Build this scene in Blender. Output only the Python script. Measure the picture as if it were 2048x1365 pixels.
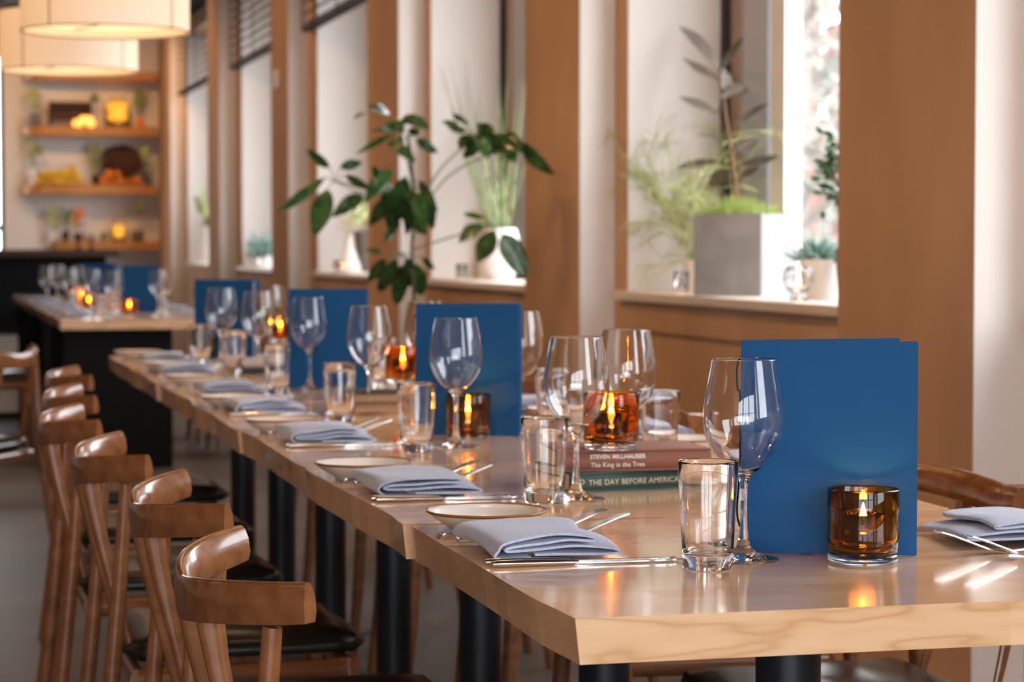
import bpy, bmesh, math, random
from mathutils import Vector, Matrix, Euler
random.seed(11)
for o in list(bpy.data.objects): bpy.data.objects.remove(o)
SC = bpy.context.scene
COL = SC.collection
PI = math.pi

# ---------------------------------------------------------------- camera
cd = bpy.data.cameras.new('camera'); cam = bpy.data.objects.new('camera', cd); COL.objects.link(cam)
cam.location = (0, 0, 1.125)
cam.rotation_euler = (math.radians(90-2.3575), 0, math.radians(-14.334))
cd.sensor_width = 36; cd.lens = 36*4700/2048
cd.clip_start = .05; cd.clip_end = 200
cd.dof.use_dof = True; cd.dof.focus_distance = 2.72; cd.dof.aperture_fstop = 8.0
SC.camera = cam

# ---------------------------------------------------------------- daylight (overcast sky) and exposure
W = bpy.data.worlds.new('world'); SC.world = W; W.use_nodes = True
wn = W.node_tree.nodes; wl = W.node_tree.links
bg = wn['Background']; bg.inputs[0].default_value = (.93, .96, 1, 1); bg.inputs[1].default_value = 6.2
SC.view_settings.view_transform = 'Standard'; SC.view_settings.look = 'None'
SC.view_settings.exposure = 0.56; SC.view_settings.gamma = 1; SC.view_settings.use_curve_mapping = False
cy = SC.cycles
cy.use_denoising = True; cy.max_bounces = 10; cy.diffuse_bounces = 4; cy.glossy_bounces = 5
cy.transmission_bounces = 10; cy.transparent_max_bounces = 12; cy.sample_clamp_indirect = 40
cy.sample_clamp_direct = 0; cy.blur_glossy = .3
WINY = [(-4.0, -1.95), (-1.65, 1.4), (2.45, 4.68), (5.78, 7.88), (8.95, 11.09), (12.18, 14.35), (15.54, 17.76), (18.95, 21.34)]
PILY = [(-4.95, -4.15), (-1.8+.0, -1.75), (1.5, 2.3), (4.83, 5.63), (8.03, 8.80), (11.22, 12.03), (14.65, 15.39), (18.05, 18.80), (21.55, 22.62)]
BACKW = [(-4.7, -2.5), (-2.2, .0), (.2, 2.2)]
XP, XW, XG = 2.30, 2.43, 2.77
SILL, HEAD, CEIL, FARY = .962, 3.0, 3.36, 22.8
def portal(loc, rot, sx, sy):
    l = bpy.data.lights.new('daylight_portal', 'AREA'); l.shape = 'RECTANGLE'; l.size = sx; l.size_y = sy
    l.cycles.is_portal = True
    o = bpy.data.objects.new('daylight_portal', l); COL.objects.link(o); o.location = loc; o.rotation_euler = rot
for a, b in WINY:
    portal((XG+.12, (a+b)/2, (SILL+HEAD)/2), (0, math.radians(90), 0), HEAD-SILL, b-a)
for x0_, x1_ in BACKW: portal(((x0_+x1_)/2, -5.08, 1.65), (math.radians(90), 0, 0), x1_-x0_, 2.7)
portal((.53, FARY+.1, 1.6), (math.radians(-90), 0, 0), .66, 2.6)
WINE = [(0.954, 2.623), (0.943, 3.309), (1.105, 3.587), (0.97, 4.213), (1.196, 4.617), (0.977, 5.094), (0.989, 5.972), (1.175, 5.432), (0.972, 6.771), (0.929, 7.276), (1.148, 7.718), (1.125, 6.928)]
TUMBLER = [(0.889, 2.565), (0.887, 3.282), (1.239, 3.828), (0.88, 4.14), (1.246, 4.551), (0.872, 4.88), (0.885, 5.832), (1.225, 6.179), (0.905, 6.789), (0.87, 7.323)]
HOLDER = [(1.088, 2.58), (1.03, 3.421), (1.035, 4.392), (1.121, 5.426), (1.079, 6.102), (1.209, 7.898), (0.945, 7.77)]
MENU = [((0.977, 2.697), (1.167, 2.606)), ((0.96, 4.521), (1.142, 4.413)), ((0.954, 6.089), (1.149, 5.996)), ((0.906, 7.78), (1.093, 7.662))]
BOOKS = [(0.966, 3.396), (0.937, 5.057), (0.932, 6.727)]
FARGLASS = [(0.803, 14.594), (0.866, 13.464), (0.946, 12.852), (1.014, 12.292), (1.257, 12.406), (1.038, 15.161), (0.931, 15.731)]
FARTUMBLER = [(0.919, 11.817), (1.084, 13.008), (1.345, 12.941), (0.854, 12.875)]
FARHOLDER = (1.107, 12.444)
FARMENU = ((1.114, 13.0), (1.276, 12.959))
LEAVES = [((1.446, 8.375, 1.366), (1.263, 8.33, 1.234), 0.037), ((1.459, 8.402, 1.325), (1.398, 8.312, 1.152), 0.073), ((1.458, 8.341, 1.401), (1.384, 8.397, 1.468), 0.035), ((1.52, 8.483, 1.406), (1.601, 8.473, 1.424), 0.035), ((1.536, 8.451, 1.378), (1.589, 8.285, 1.325), 0.031), ((1.588, 8.395, 1.304), (1.462, 8.336, 1.22), 0.051), ((1.674, 8.305, 1.396), (1.567, 8.253, 1.274), 0.055), ((1.727, 8.299, 1.371), (1.699, 8.49, 1.182), 0.077), ((1.711, 8.418, 1.305), (1.624, 8.47, 1.191), 0.059), ((1.795, 8.391, 1.356), (1.826, 8.216, 1.241), 0.037), ((1.755, 8.31, 1.285), (1.811, 8.363, 1.156), 0.051), ((1.827, 8.37, 1.314), (1.853, 8.427, 1.178), 0.04), ((1.73, 8.422, 1.214), (1.632, 8.23, 1.132), 0.029), ((1.791, 8.356, 1.268), (1.792, 8.382, 1.16), 0.037), ((1.679, 8.366, 1.6), (1.579, 8.274, 1.611), 0.04), ((1.602, 8.379, 1.6), (1.527, 8.258, 1.567), 0.016), ((1.715, 8.436, 1.55), (1.629, 8.488, 1.54), 0.016), ((1.694, 8.37, 1.525), (1.549, 8.322, 1.449), 0.027), ((1.689, 8.438, 1.497), (1.776, 8.354, 1.42), 0.044), ((1.787, 8.408, 1.509), (1.872, 8.42, 1.46), 0.037), ((1.717, 8.356, 1.566), (1.793, 8.297, 1.58), 0.029), ((1.735, 8.369, 1.59), (1.815, 8.297, 1.541), 0.044), ((1.696, 8.297, 1.571), (1.711, 8.282, 1.521), 0.033), ((1.961, 8.351, 1.538), (1.83, 8.165, 1.561), 0.037), ((1.935, 8.215, 1.552), (1.904, 8.339, 1.6), 0.022), ((1.953, 8.254, 1.522), (1.976, 8.29, 1.445), 0.048), ((1.996, 8.278, 1.535), (2.067, 8.203, 1.482), 0.051), ((2.062, 8.359, 1.528), (2.097, 8.147, 1.416), 0.077), ((2.137, 8.232, 1.493), (2.232, 8.115, 1.373), 0.051), ((2.091, 8.284, 1.525), (2.134, 8.164, 1.477), 0.037), ((2.0, 8.256, 1.492), (1.952, 8.366, 1.442), 0.033), ((2.042, 8.239, 1.533), (1.982, 8.296, 1.561), 0.029), ((2.032, 8.35, 1.222), (1.908, 8.164, 1.234), 0.018), ((1.989, 8.204, 1.195), (1.901, 8.208, 1.13), 0.055), ((2.058, 8.317, 1.178), (1.994, 8.312, 1.058), 0.07), ((2.064, 8.217, 1.163), (2.142, 8.18, 1.005), 0.084), ((1.656, 8.311, 1.073), (1.594, 8.363, 0.986), 0.044), ((1.675, 8.281, 1.069), (1.651, 8.427, 0.952), 0.048), ((1.734, 8.424, 1.05), (1.731, 8.491, 0.9), 0.062), ((1.781, 8.382, 1.054), (1.818, 8.471, 0.935), 0.059), ((1.638, 8.286, 1.091), (1.575, 8.311, 1.105), 0.022), ((1.813, 8.417, 1.077), (1.856, 8.4, 1.032), 0.026), ((1.713, 8.339, 1.322), (1.672, 8.503, 1.252), 0.062), ((1.747, 8.37, 1.337), (1.735, 8.445, 1.215), 0.062), ((1.657, 8.332, 1.312), (1.6, 8.273, 1.409), 0.037), ((1.767, 8.332, 1.313), (1.764, 8.213, 1.212), 0.055), ((1.738, 8.328, 1.286), (1.765, 8.485, 1.16), 0.055), ((1.693, 8.33, 1.33), (1.568, 8.221, 1.332), 0.044), ((1.969, 8.206, 1.52), (2.001, 8.163, 1.43), 0.048), ((2.027, 8.329, 1.514), (2.054, 8.213, 1.45), 0.055), ((2.058, 8.229, 1.51), (2.111, 8.111, 1.452), 0.055), ((1.964, 8.381, 1.528), (1.919, 8.268, 1.465), 0.029), ((1.976, 8.235, 1.532), (2.005, 8.126, 1.545), 0.033), ((1.701, 8.277, 1.52), (1.68, 8.245, 1.462), 0.037), ((1.755, 8.378, 1.544), (1.758, 8.219, 1.518), 0.033), ((1.634, 8.291, 1.531), (1.714, 8.342, 1.556), 0.037), ((1.733, 8.304, 1.078), (1.778, 8.493, 0.967), 0.048), ((1.694, 8.291, 1.069), (1.663, 8.368, 0.996), 0.037)]
HUBS = {'A': (1.491, 8.444, 1.355), 'B': (1.723, 8.385, 1.35), 'C': (1.723, 8.384, 1.536), 'D': (1.99, 8.316, 1.518), 'E': (2.052, 8.3, 1.192), 'F': (1.722, 8.385, 1.096)}
PETIOLE = [[(1.772, 8.372, 1.287), (1.652, 8.403, 1.314), (1.491, 8.444, 1.355)], [(1.772, 8.372, 1.323), (1.741, 8.38, 1.468), (1.723, 8.384, 1.536)], [(1.772, 8.372, 1.232), (1.863, 8.349, 1.395), (1.99, 8.316, 1.518)], [(1.772, 8.372, 1.214), (1.899, 8.34, 1.377), (2.075, 8.295, 1.468)], [(1.768, 8.373, 1.105), (1.898, 8.34, 1.15), (2.052, 8.3, 1.192)], [(1.768, 8.373, 0.996), (1.749, 8.378, 1.051), (1.722, 8.385, 1.096)], [(1.772, 8.372, 1.287), (1.74, 8.38, 1.332), (1.723, 8.385, 1.35)]]
TRUNK = [(1.778, 8.37, 0.741), (1.771, 8.372, 0.923), (1.765, 8.374, 1.105), (1.775, 8.371, 1.25), (1.765, 8.374, 1.395), (1.749, 8.378, 1.522)]
RUBBER = [((2.58, 7.357, 1.707), (2.6, 7.825, 1.886), 0.038), ((2.58, 7.313, 1.704), (2.56, 7.058, 1.78), 0.024), ((2.58, 7.347, 1.666), (2.58, 7.731, 1.769), 0.027), ((2.58, 7.278, 1.612), (2.61, 7.383, 1.708), 0.035), ((2.58, 7.337, 1.619), (2.53, 6.924, 1.605), 0.05), ((2.58, 7.376, 1.559), (2.6, 7.823, 1.642), 0.031), ((2.58, 7.162, 1.512), (2.57, 6.845, 1.562), 0.02), ((2.58, 7.286, 1.466), (2.6, 7.665, 1.5), 0.009), ((2.58, 7.228, 1.431), (2.54, 6.877, 1.44), 0.031), ((2.58, 7.334, 1.399), (2.58, 7.793, 1.389), 0.024), ((2.58, 7.15, 1.339), (2.58, 6.953, 1.367), 0.024), ((2.58, 7.227, 1.366), (2.56, 7.391, 1.325), 0.044), ((2.58, 7.132, 1.38), (2.66, 6.993, 1.404), 0.025)]
RSTEM = [(2.58, 7.154, 1.217), (2.58, 7.168, 1.268), (2.58, 7.208, 1.382), (2.58, 7.277, 1.539), (2.58, 7.307, 1.622), (2.58, 7.347, 1.698)]
# ---------------------------------------------------------------- helpers
def tag(o, label=None, cat=None, group=None, kind=None):
    if label: o['label'] = label
    if cat: o['category'] = cat
    if group: o['group'] = group
    if kind: o['kind'] = kind
    return o
def empty(name, loc=(0, 0, 0), rz=0, label=None, cat=None, group=None):
    o = bpy.data.objects.new(name, None); COL.objects.link(o); o.location = loc; o.rotation_euler = (0, 0, rz)
    o.empty_display_size = .05
    return tag(o, label, cat, group)
def obj(name, bm, mat, parent=None, smooth=False, angle=None):
    me = bpy.data.meshes.new(name)
    bmesh.ops.recalc_face_normals(bm, faces=bm.faces[:])
    bm.to_mesh(me); bm.free()
    for m in (mat if isinstance(mat, (list, tuple)) else [mat]): me.materials.append(m)
    if smooth:
        for p in me.polygons: p.use_smooth = True
        if angle:
            try: me.set_sharp_from_angle(angle=math.radians(angle))
            except Exception: pass
    o = bpy.data.objects.new(name, me); COL.objects.link(o)
    if parent: o.parent = parent
    return o
def B(): return bmesh.new()
def box(bm, x0, x1, y0, y1, z0, z1, M=None, mi=0):
    v = [bm.verts.new((x, y, z)) for x in (x0, x1) for y in (y0, y1) for z in (z0, z1)]
    if M: 
        for q in v: q.co = M @ q.co
    fs = [bm.faces.new([v[i] for i in f]) for f in ((0, 1, 3, 2), (4, 6, 7, 5), (0, 4, 5, 1), (2, 3, 7, 6), (0, 2, 6, 4), (1, 5, 7, 3))]
    for f in fs: f.material_index = mi
    return v
def bevel(bm, w, seg=2):
    bmesh.ops.bevel(bm, geom=bm.edges[:], offset=w, segments=seg, affect='EDGES', profile=.6)
def lathe(bm, prof, seg=40, c=(0, 0, 0), closed=False, M=None):
    """profile of (r, z); rings spun about z through c"""
    rings = []
    for r, z in prof:
        if r < 1e-6: rings.append([bm.verts.new((c[0], c[1], c[2]+z))])
        else: rings.append([bm.verts.new((c[0]+r*math.cos(2*PI*i/seg), c[1]+r*math.sin(2*PI*i/seg), c[2]+z)) for i in range(seg)])
    if M:
        for rg in rings:
            for v in rg: v.co = M @ v.co
    pairs = list(zip(rings, rings[1:])) + ([(rings[-1], rings[0])] if closed else [])
    for a, b in pairs:
        for i in range(seg):
            j = (i+1) % seg
            if len(a) == 1 and len(b) == 1: continue
            if len(a) == 1: bm.faces.new((a[0], b[i], b[j]))
            elif len(b) == 1: bm.faces.new((a[i], a[j], b[0]))
            else: bm.faces.new((a[i], a[j], b[j], b[i]))
def cr(pts, n=6):
    """Catmull-Rom through points"""
    P = [Vector(p) for p in pts]; P = [2*P[0]-P[1]] + P + [2*P[-1]-P[-2]]
    out = []
    for i in range(1, len(P)-2):
        for k in range(n):
            t = k/n; a, b, c_, d = P[i-1], P[i], P[i+1], P[i+2]
            out.append(.5*((2*b) + (c_-a)*t + (2*a-5*b+4*c_-d)*t*t + (3*b-a-3*c_+d)*t**3))
    out.append(P[-2]); return out
def tube(bm, pts, r, seg=10, caps=True, flat=1.0):
    """r: number or list per point"""
    P = [Vector(p) for p in pts]; n = len(P); rings = []
    up = None
    for i, p in enumerate(P):
        t = (P[min(i+1, n-1)]-P[max(i-1, 0)]).normalized()
        if up is None:
            up = Vector((0, 0, 1)) if abs(t.z) < .9 else Vector((0, 1, 0))
        s = t.cross(up).normalized(); up = s.cross(t).normalized()
        rr = r[i] if isinstance(r, (list, tuple)) else r
        rings.append([bm.verts.new(p + s*rr*math.cos(2*PI*k/seg) + up*rr*flat*math.sin(2*PI*k/seg)) for k in range(seg)])
    for a, b in zip(rings, rings[1:]):
        for k in range(seg):
            j = (k+1) % seg; bm.faces.new((a[k], a[j], b[j], b[k]))
    if caps: bm.faces.new(rings[0]); bm.faces.new(rings[-1][::-1])
def copy_tree(o, parent=None):
    c = o.copy(); COL.objects.link(c)
    if parent: c.parent = parent
    for ch in o.children: copy_tree(ch, c)
    return c
def place(o, loc, rz=0, label=None):
    o.location = loc; o.rotation_euler = (0, 0, rz)
    if label: o['label'] = label
    return o

# ---------------------------------------------------------------- materials
def mat(name, col=(.8, .8, .8), rough=.5, metal=0, trans=0, ior=1.45, coat=0, sheen=0, emis=None, es=0, spec=.5):
    m = bpy.data.materials.new(name); m.use_nodes = True
    p = m.node_tree.nodes['Principled BSDF']
    p.inputs['Base Color'].default_value = (*col, 1); p.inputs['Roughness'].default_value = rough
    p.inputs['Metallic'].default_value = metal; p.inputs['Transmission Weight'].default_value = trans
    p.inputs['IOR'].default_value = ior; p.inputs['Coat Weight'].default_value = coat
    p.inputs['Coat Roughness'].default_value = .08
    p.inputs['Sheen Weight'].default_value = sheen; p.inputs['Specular IOR Level'].default_value = spec
    if emis: p.inputs['Emission Color'].default_value = (*emis, 1); p.inputs['Emission Strength'].default_value = es
    return m
def nn(m, t, **kw):
    n = m.node_tree.nodes.new(t)
    for k, v in kw.items():
        if hasattr(n, k): setattr(n, k, v)
        else: n.inputs[k].default_value = v
    return n
def link(m, a, b): m.node_tree.links.new(a, b)
def mottled(m, c1, c2, scale=(3, 3, 3), detail=4, noise=1.0, bump=0, bscale=60, rot=None, pos=(.35, .65)):
    """base colour wandering between c1 and c2, from object coordinates"""
    tc = nn(m, 'ShaderNodeTexCoord'); mp = nn(m, 'ShaderNodeMapping'); mp.inputs['Scale'].default_value = scale
    link(m, tc.outputs['Object'], mp.inputs['Vector'])
    nz = nn(m, 'ShaderNodeTexNoise'); nz.inputs['Scale'].default_value = noise; nz.inputs['Detail'].default_value = detail
    link(m, mp.outputs[0], nz.inputs['Vector'])
    rp = nn(m, 'ShaderNodeValToRGB'); rp.color_ramp.elements[0].position = pos[0]; rp.color_ramp.elements[1].position = pos[1]
    rp.color_ramp.elements[0].color = (*c1, 1); rp.color_ramp.elements[1].color = (*c2, 1)
    link(m, nz.outputs['Fac'], rp.inputs[0])
    p = m.node_tree.nodes['Principled BSDF']; link(m, rp.outputs[0], p.inputs['Base Color'])
    if bump:
        n2 = nn(m, 'ShaderNodeTexNoise'); n2.inputs['Scale'].default_value = bscale; n2.inputs['Detail'].default_value = 3
        link(m, tc.outputs['Object'], n2.inputs['Vector'])
        bp = nn(m, 'ShaderNodeBump'); bp.inputs['Strength'].default_value = bump; bp.inputs['Distance'].default_value = .01
        link(m, n2.outputs['Fac'], bp.inputs['Height']); link(m, bp.outputs[0], p.inputs['Normal'])
    return rp
M = {}
M['wall'] = mat('painted_plaster', rough=.85); mottled(M['wall'], (.46, .29, .175), (.58, .385, .25), (1, 1, .5), 3, 1.6)
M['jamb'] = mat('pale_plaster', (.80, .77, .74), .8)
M['sill'] = mat('painted_sill', (.74, .68, .62), .35)
M['ceiling'] = mat('dark_ceiling', (.06, .04, .03), .8)
M['floor'] = mat('polished_concrete', rough=.42, spec=.3); mottled(M['floor'], (.075, .06, .05), (.13, .11, .10), (1, 1, 1), 5, 1.2)
M['pane'] = bpy.data.materials.new('window_glass'); M['pane'].use_nodes = True
def thin_glass(m, tint=(1, 1, 1)):
    nt = m.node_tree; nt.nodes.clear()
    out = nn(m, 'ShaderNodeOutputMaterial'); mx = nn(m, 'ShaderNodeMixShader'); tr = nn(m, 'ShaderNodeBsdfTransparent')
    gl = nn(m, 'ShaderNodeBsdfGlossy'); gl.inputs['Roughness'].default_value = .01; tr.inputs[0].default_value = (*tint, 1)
    mx.inputs[0].default_value = .05
    link(m, tr.outputs[0], mx.inputs[1]); link(m, gl.outputs[0], mx.inputs[2]); link(m, mx.outputs[0], out.inputs[0])
thin_glass(M['pane'])
M['frame_dark'] = mat('dark_window_gasket', (.03, .03, .04), .4)
M['frame_grey'] = mat('grey_blue_aluminium', (.42, .47, .54), .4)
M['frame_tan'] = mat('tan_window_trim', (.42, .30, .24), .6)
M['frame_white'] = mat('white_window_frame', (.85, .84, .80), .5)
M['slat'] = mat('dark_wood_slat', (.018, .011, .008), .6, spec=.15)
# maple: boards run along x
def maple():
    m = mat('lacquered_maple', rough=.16, coat=.5); N = m.node_tree.nodes; p = N['Principled BSDF']
    tc = nn(m, 'ShaderNodeTexCoord'); sp = nn(m, 'ShaderNodeSeparateXYZ'); link(m, tc.outputs['Object'], sp.inputs[0])
    def math_(op, a, b=None, c=None):
        n = nn(m, 'ShaderNodeMath'); n.operation = op
        for i, v in enumerate((a, b, c)):
            if v is None: continue
            if isinstance(v, (int, float)): n.inputs[i].default_value = v
            else: link(m, v, n.inputs[i])
        return n.outputs[0]
    board = math_('FLOOR', math_('MULTIPLY', sp.outputs['Y'], 1/.055))
    cut = math_('FLOOR', math_('ADD', math_('MULTIPLY', sp.outputs['X'], 2.1), math_('MULTIPLY', board, .37)))
    cb = nn(m, 'ShaderNodeCombineXYZ'); link(m, board, cb.inputs[0]); link(m, cut, cb.inputs[1])
    wn_ = nn(m, 'ShaderNodeTexWhiteNoise'); link(m, cb.outputs[0], wn_.inputs['Vector'])
    mp = nn(m, 'ShaderNodeMapping'); mp.inputs['Scale'].default_value = (3, 60, 60); link(m, tc.outputs['Object'], mp.inputs[0])
    off = nn(m, 'ShaderNodeVectorMath'); off.operation = 'ADD'; link(m, mp.outputs[0], off.inputs[0]); link(m, wn_.outputs['Color'], off.inputs[1])
    nz = nn(m, 'ShaderNodeTexNoise'); nz.inputs['Scale'].default_value = 1; nz.inputs['Detail'].default_value = 5; link(m, off.outputs[0], nz.inputs['Vector'])
    # cathedral figure: contour lines of a stretched slow noise
    mp2 = nn(m, 'ShaderNodeMapping'); mp2.inputs['Scale'].default_value = (3.2, 3.2, 16); link(m, tc.outputs['Object'], mp2.inputs[0])
    n2 = nn(m, 'ShaderNodeTexNoise'); n2.inputs['Scale'].default_value = 1; n2.inputs['Detail'].default_value = 2.5; n2.inputs['Roughness'].default_value = .45; link(m, mp2.outputs[0], n2.inputs['Vector'])
    saw = math_('FRACT', math_('MULTIPLY', n2.outputs['Fac'], 8.0))
    line = math_('POWER', math_('ABSOLUTE', math_('SUBTRACT', saw, .5)), 3.0)     # 0..0.125
    f = math_('ADD', math_('MULTIPLY', wn_.outputs['Value'], .34), math_('MULTIPLY', nz.outputs['Fac'], .38))
    ge = nn(m, 'ShaderNodeNewGeometry'); sn = nn(m, 'ShaderNodeSeparateXYZ'); link(m, ge.outputs['Normal'], sn.inputs[0])
    f = math_('ADD', f, math_('MULTIPLY', line, math_('ADD', 1.0, math_('MULTIPLY', math_('ABSOLUTE', sn.outputs['Y']), 2.2))))
    rp = nn(m, 'ShaderNodeValToRGB'); e = rp.color_ramp.elements
    e[0].position = .1; e[0].color = (.84, .57, .36, 1); e[1].position = .85; e[1].color = (.58, .32, .15, 1)
    link(m, f, rp.inputs[0]); link(m, rp.outputs[0], p.inputs['Base Color'])
    return m
M['maple'] = maple()
M['iron'] = mat('dark_blue_black_iron', (.008, .013, .02), .35)
M['walnut'] = mat('oiled_brown_wood', rough=.22, coat=.35); mottled(M['walnut'], (.25, .098, .035), (.17, .060, .020), (2, 14, 14), 5, 3)
M['leather'] = mat('black_leather', (.010, .009, .007), .27)
M['glass'] = mat('clear_glass', (1, 1, 1), 0, trans=1, ior=1.5)
M['amber'] = mat('amber_glass', (.88, .33, .028), 0.0, trans=1, ior=1.45)
M['smoke'] = mat('pale_smoked_glass', (.86, .86, .87), .02, trans=1, ior=1.45)
M['wax'] = mat('candle_wax', (.85, .70, .45), .5)
M['wick'] = mat('wick', (.02, .015, .01), .9)
M['flame'] = mat('candle_flame', (1, .5, .1), .5, emis=(1, .60, .24), es=170)
M['china'] = mat('glazed_stoneware', (.74, .72, .70), .18)
M['rim'] = mat('brown_rim_glaze', (.30, .11, .03), .2)
M['steel'] = mat('stainless_steel', (.68, .66, .64), .16, 1)
M['cloth'] = mat('pale_blue_linen', rough=.9, sheen=.3)
mottled(M['cloth'], (.36, .41, .58), (.48, .53, .68), (1, 1, 1), 3, 300, bump=.25, bscale=900)
M['menu'] = mat('blue_book_cloth', (.006, .070, .205), .6, spec=.2); M['menu_edge'] = mat('pale_board_edge', (.3, .42, .5), .7)
M['paper'] = mat('book_pages', rough=.9); mottled(M['paper'], (.66, .56, .45), (.80, .72, .60), (1, 1, 400), 2, 2)
M['paper_warm'] = mat('warm_lit_pages', rough=.9); mottled(M['paper_warm'], (.30, .17, .09), (.40, .24, .14), (1, 1, 400), 2, 2)  # darker, browner copy of the pages with warm light put into the colour
M['bk_brown'] = mat('brown_book_cloth', (.25, .095, .065), .6); M['bk_green'] = mat('green_book_cloth', (.045, .085, .075), .6)
M['bk_dark'] = mat('dark_book_jacket', (.03, .028, .03), .45); M['bk_tan'] = mat('tan_book_cloth', (.40, .18, .07), .6)
M['bk_grey'] = mat('grey_book_cloth', (.42, .37, .33), .6); M['bk_blue'] = mat('pale_blue_book_spine', (.25, .33, .38), .6)
M['ink_white'] = mat('white_lettering', (.85, .80, .76), .6); M['ink_gold'] = mat('gold_lettering', (.66, .55, .36), .4)
def leafmat(name, c1, c2, rough=.3, sc=30, trl=.0):
    m = mat(name, c1, rough); mottled(m, c1, c2, (1, 1, 1), 3, sc); return m
M['leaf_dark'] = leafmat('glossy_dark_leaf', (.018, .05, .014), (.05, .12, .03), .22)
M['leaf_green'] = leafmat('fresh_green', (.17, .24, .09), (.36, .42, .22), .5)
M['leaf_moss'] = leafmat('moss', (.20, .27, .05), (.32, .38, .09), .8)
M['leaf_pale'] = leafmat('pale_olive_foliage', (.36, .44, .14), (.60, .66, .32), .6)
M['leaf_rubber'] = leafmat('bronze_rubber_leaf', (.13, .13, .11), (.22, .19, .16), .25)
M['leaf_blue'] = leafmat('blue_green_succulent', (.13, .27, .25), (.30, .45, .40), .45)
M['stem_dark'] = mat('dark_green_stem', (.05, .06, .025), .6); M['stem'] = mat('brown_stem', (.16, .085, .04), .7); M['stem_green'] = mat('green_stem', (.16, .2, .07), .6)
M['concrete'] = mat('cast_concrete', rough=.8); mottled(M['concrete'], (.25, .245, .25), (.34, .335, .335), (1, 1, 1), 5, 9)
M['white_pot'] = mat('white_ceramic', (.78, .74, .70), .4); M['dark_pot'] = mat('charcoal_ceramic', (.16, .14, .13), .4)
M['soil'] = mat('soil', (.10, .07, .05), .95)
M['shade'] = mat('linen_lamp_shade', (.80, .74, .66), .8, emis=(1, .55, .24), es=.36)
M['diffuser'] = mat('glowing_diffuser', (.9, .8, .6), .6, emis=(1, .66, .36), es=.95)
M['brass'] = mat('dark_bronze', (.12, .08, .05), .4, .8)
M['shelf'] = mat('oak_shelf', rough=.5); mottled(M['shelf'], (.58, .27, .07), (.46, .20, .05), (2, 12, 12), 4, 3)
M['lemon'] = mat('yellow_fruit', (.85, .55, .04), .4, emis=(1, .5, .05), es=.0)
M['orange'] = mat('orange_fruit', (.85, .25, .02), .45)
M['salt'] = mat('glowing_salt_rock', (.9, .5, .2), .6, emis=(1, .38, .06), es=1.6)
M['jarglow'] = mat('amber_jar_glass', (1, .75, .2), .1, emis=(1, .5, .06), es=.45)
M['black'] = mat('black_paint', (.004, .0035, .0035), .6, spec=.15)
M['wicker'] = mat('dark_wicker', (.06, .025, .015), .7)
M['bark'] = mat('tree_bark', (.25, .21, .19), .9)
M['tree_red'] = leafmat('reddish_twigs', (.26, .13, .10), (.34, .20, .16), .9, 4); M['tree_grey'] = leafmat('grey_green_twigs', (.17, .18, .15), (.27, .27, .24), .9, 4)
M['pavement'] = mat('pale_pavement', (.22, .21, .20), .8)
M['stone'] = mat('pale_facade', rough=.9); mottled(M['stone'], (.085, .075, .07), (.13, .12, .115), (1, 1, 1), 5, .8)

# ---------------------------------------------------------------- the room
bm = B(); box(bm, -5, 2.95, -5.3, FARY+.6, -.1, 0); tag(obj('floor', bm, M['floor']), kind='structure')
bm = B(); box(bm, -5, 2.95, -5.3, FARY+.6, CEIL, CEIL+.1); tag(obj('ceiling', bm, M['ceiling']), kind='structure')
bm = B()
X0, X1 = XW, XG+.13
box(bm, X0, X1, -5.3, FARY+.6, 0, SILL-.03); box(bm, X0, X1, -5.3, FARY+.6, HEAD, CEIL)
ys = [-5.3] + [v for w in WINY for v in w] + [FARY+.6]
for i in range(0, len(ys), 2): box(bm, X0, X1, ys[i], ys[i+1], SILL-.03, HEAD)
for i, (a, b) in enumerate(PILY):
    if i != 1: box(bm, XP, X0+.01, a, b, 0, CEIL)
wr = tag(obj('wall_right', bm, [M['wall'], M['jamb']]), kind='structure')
for p in wr.data.polygons:                      # pillar returns get the pale reveal colour, window light put into paint
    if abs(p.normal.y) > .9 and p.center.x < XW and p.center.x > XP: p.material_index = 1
bm = B(); box(bm, -5.1, -5, -5.3, FARY+.6, 0, CEIL); tag(obj('wall_left', bm, M['wall']), kind='structure')
def wall_with_holes(name, y0, y1, holes, mt):
    bm = B(); xs = -5.0
    for (a, b, c, d) in holes:
        box(bm, xs, a, y0, y1, 0, CEIL); box(bm, a, b, y0, y1, 0, c); box(bm, a, b, y0, y1, d, CEIL); xs = b
    box(bm, xs, XW, y0, y1, 0, CEIL)
    return tag(obj(name, bm, mt), kind='structure')
wall_with_holes('wall_back', -5.2, -5.0, [(a, b, .3, 3.0) for a, b in BACKW], M['wall'])
wall_with_holes('wall_far', FARY, FARY+.2, [(.2, .86, .3, 2.9)], M['jamb'])
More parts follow.
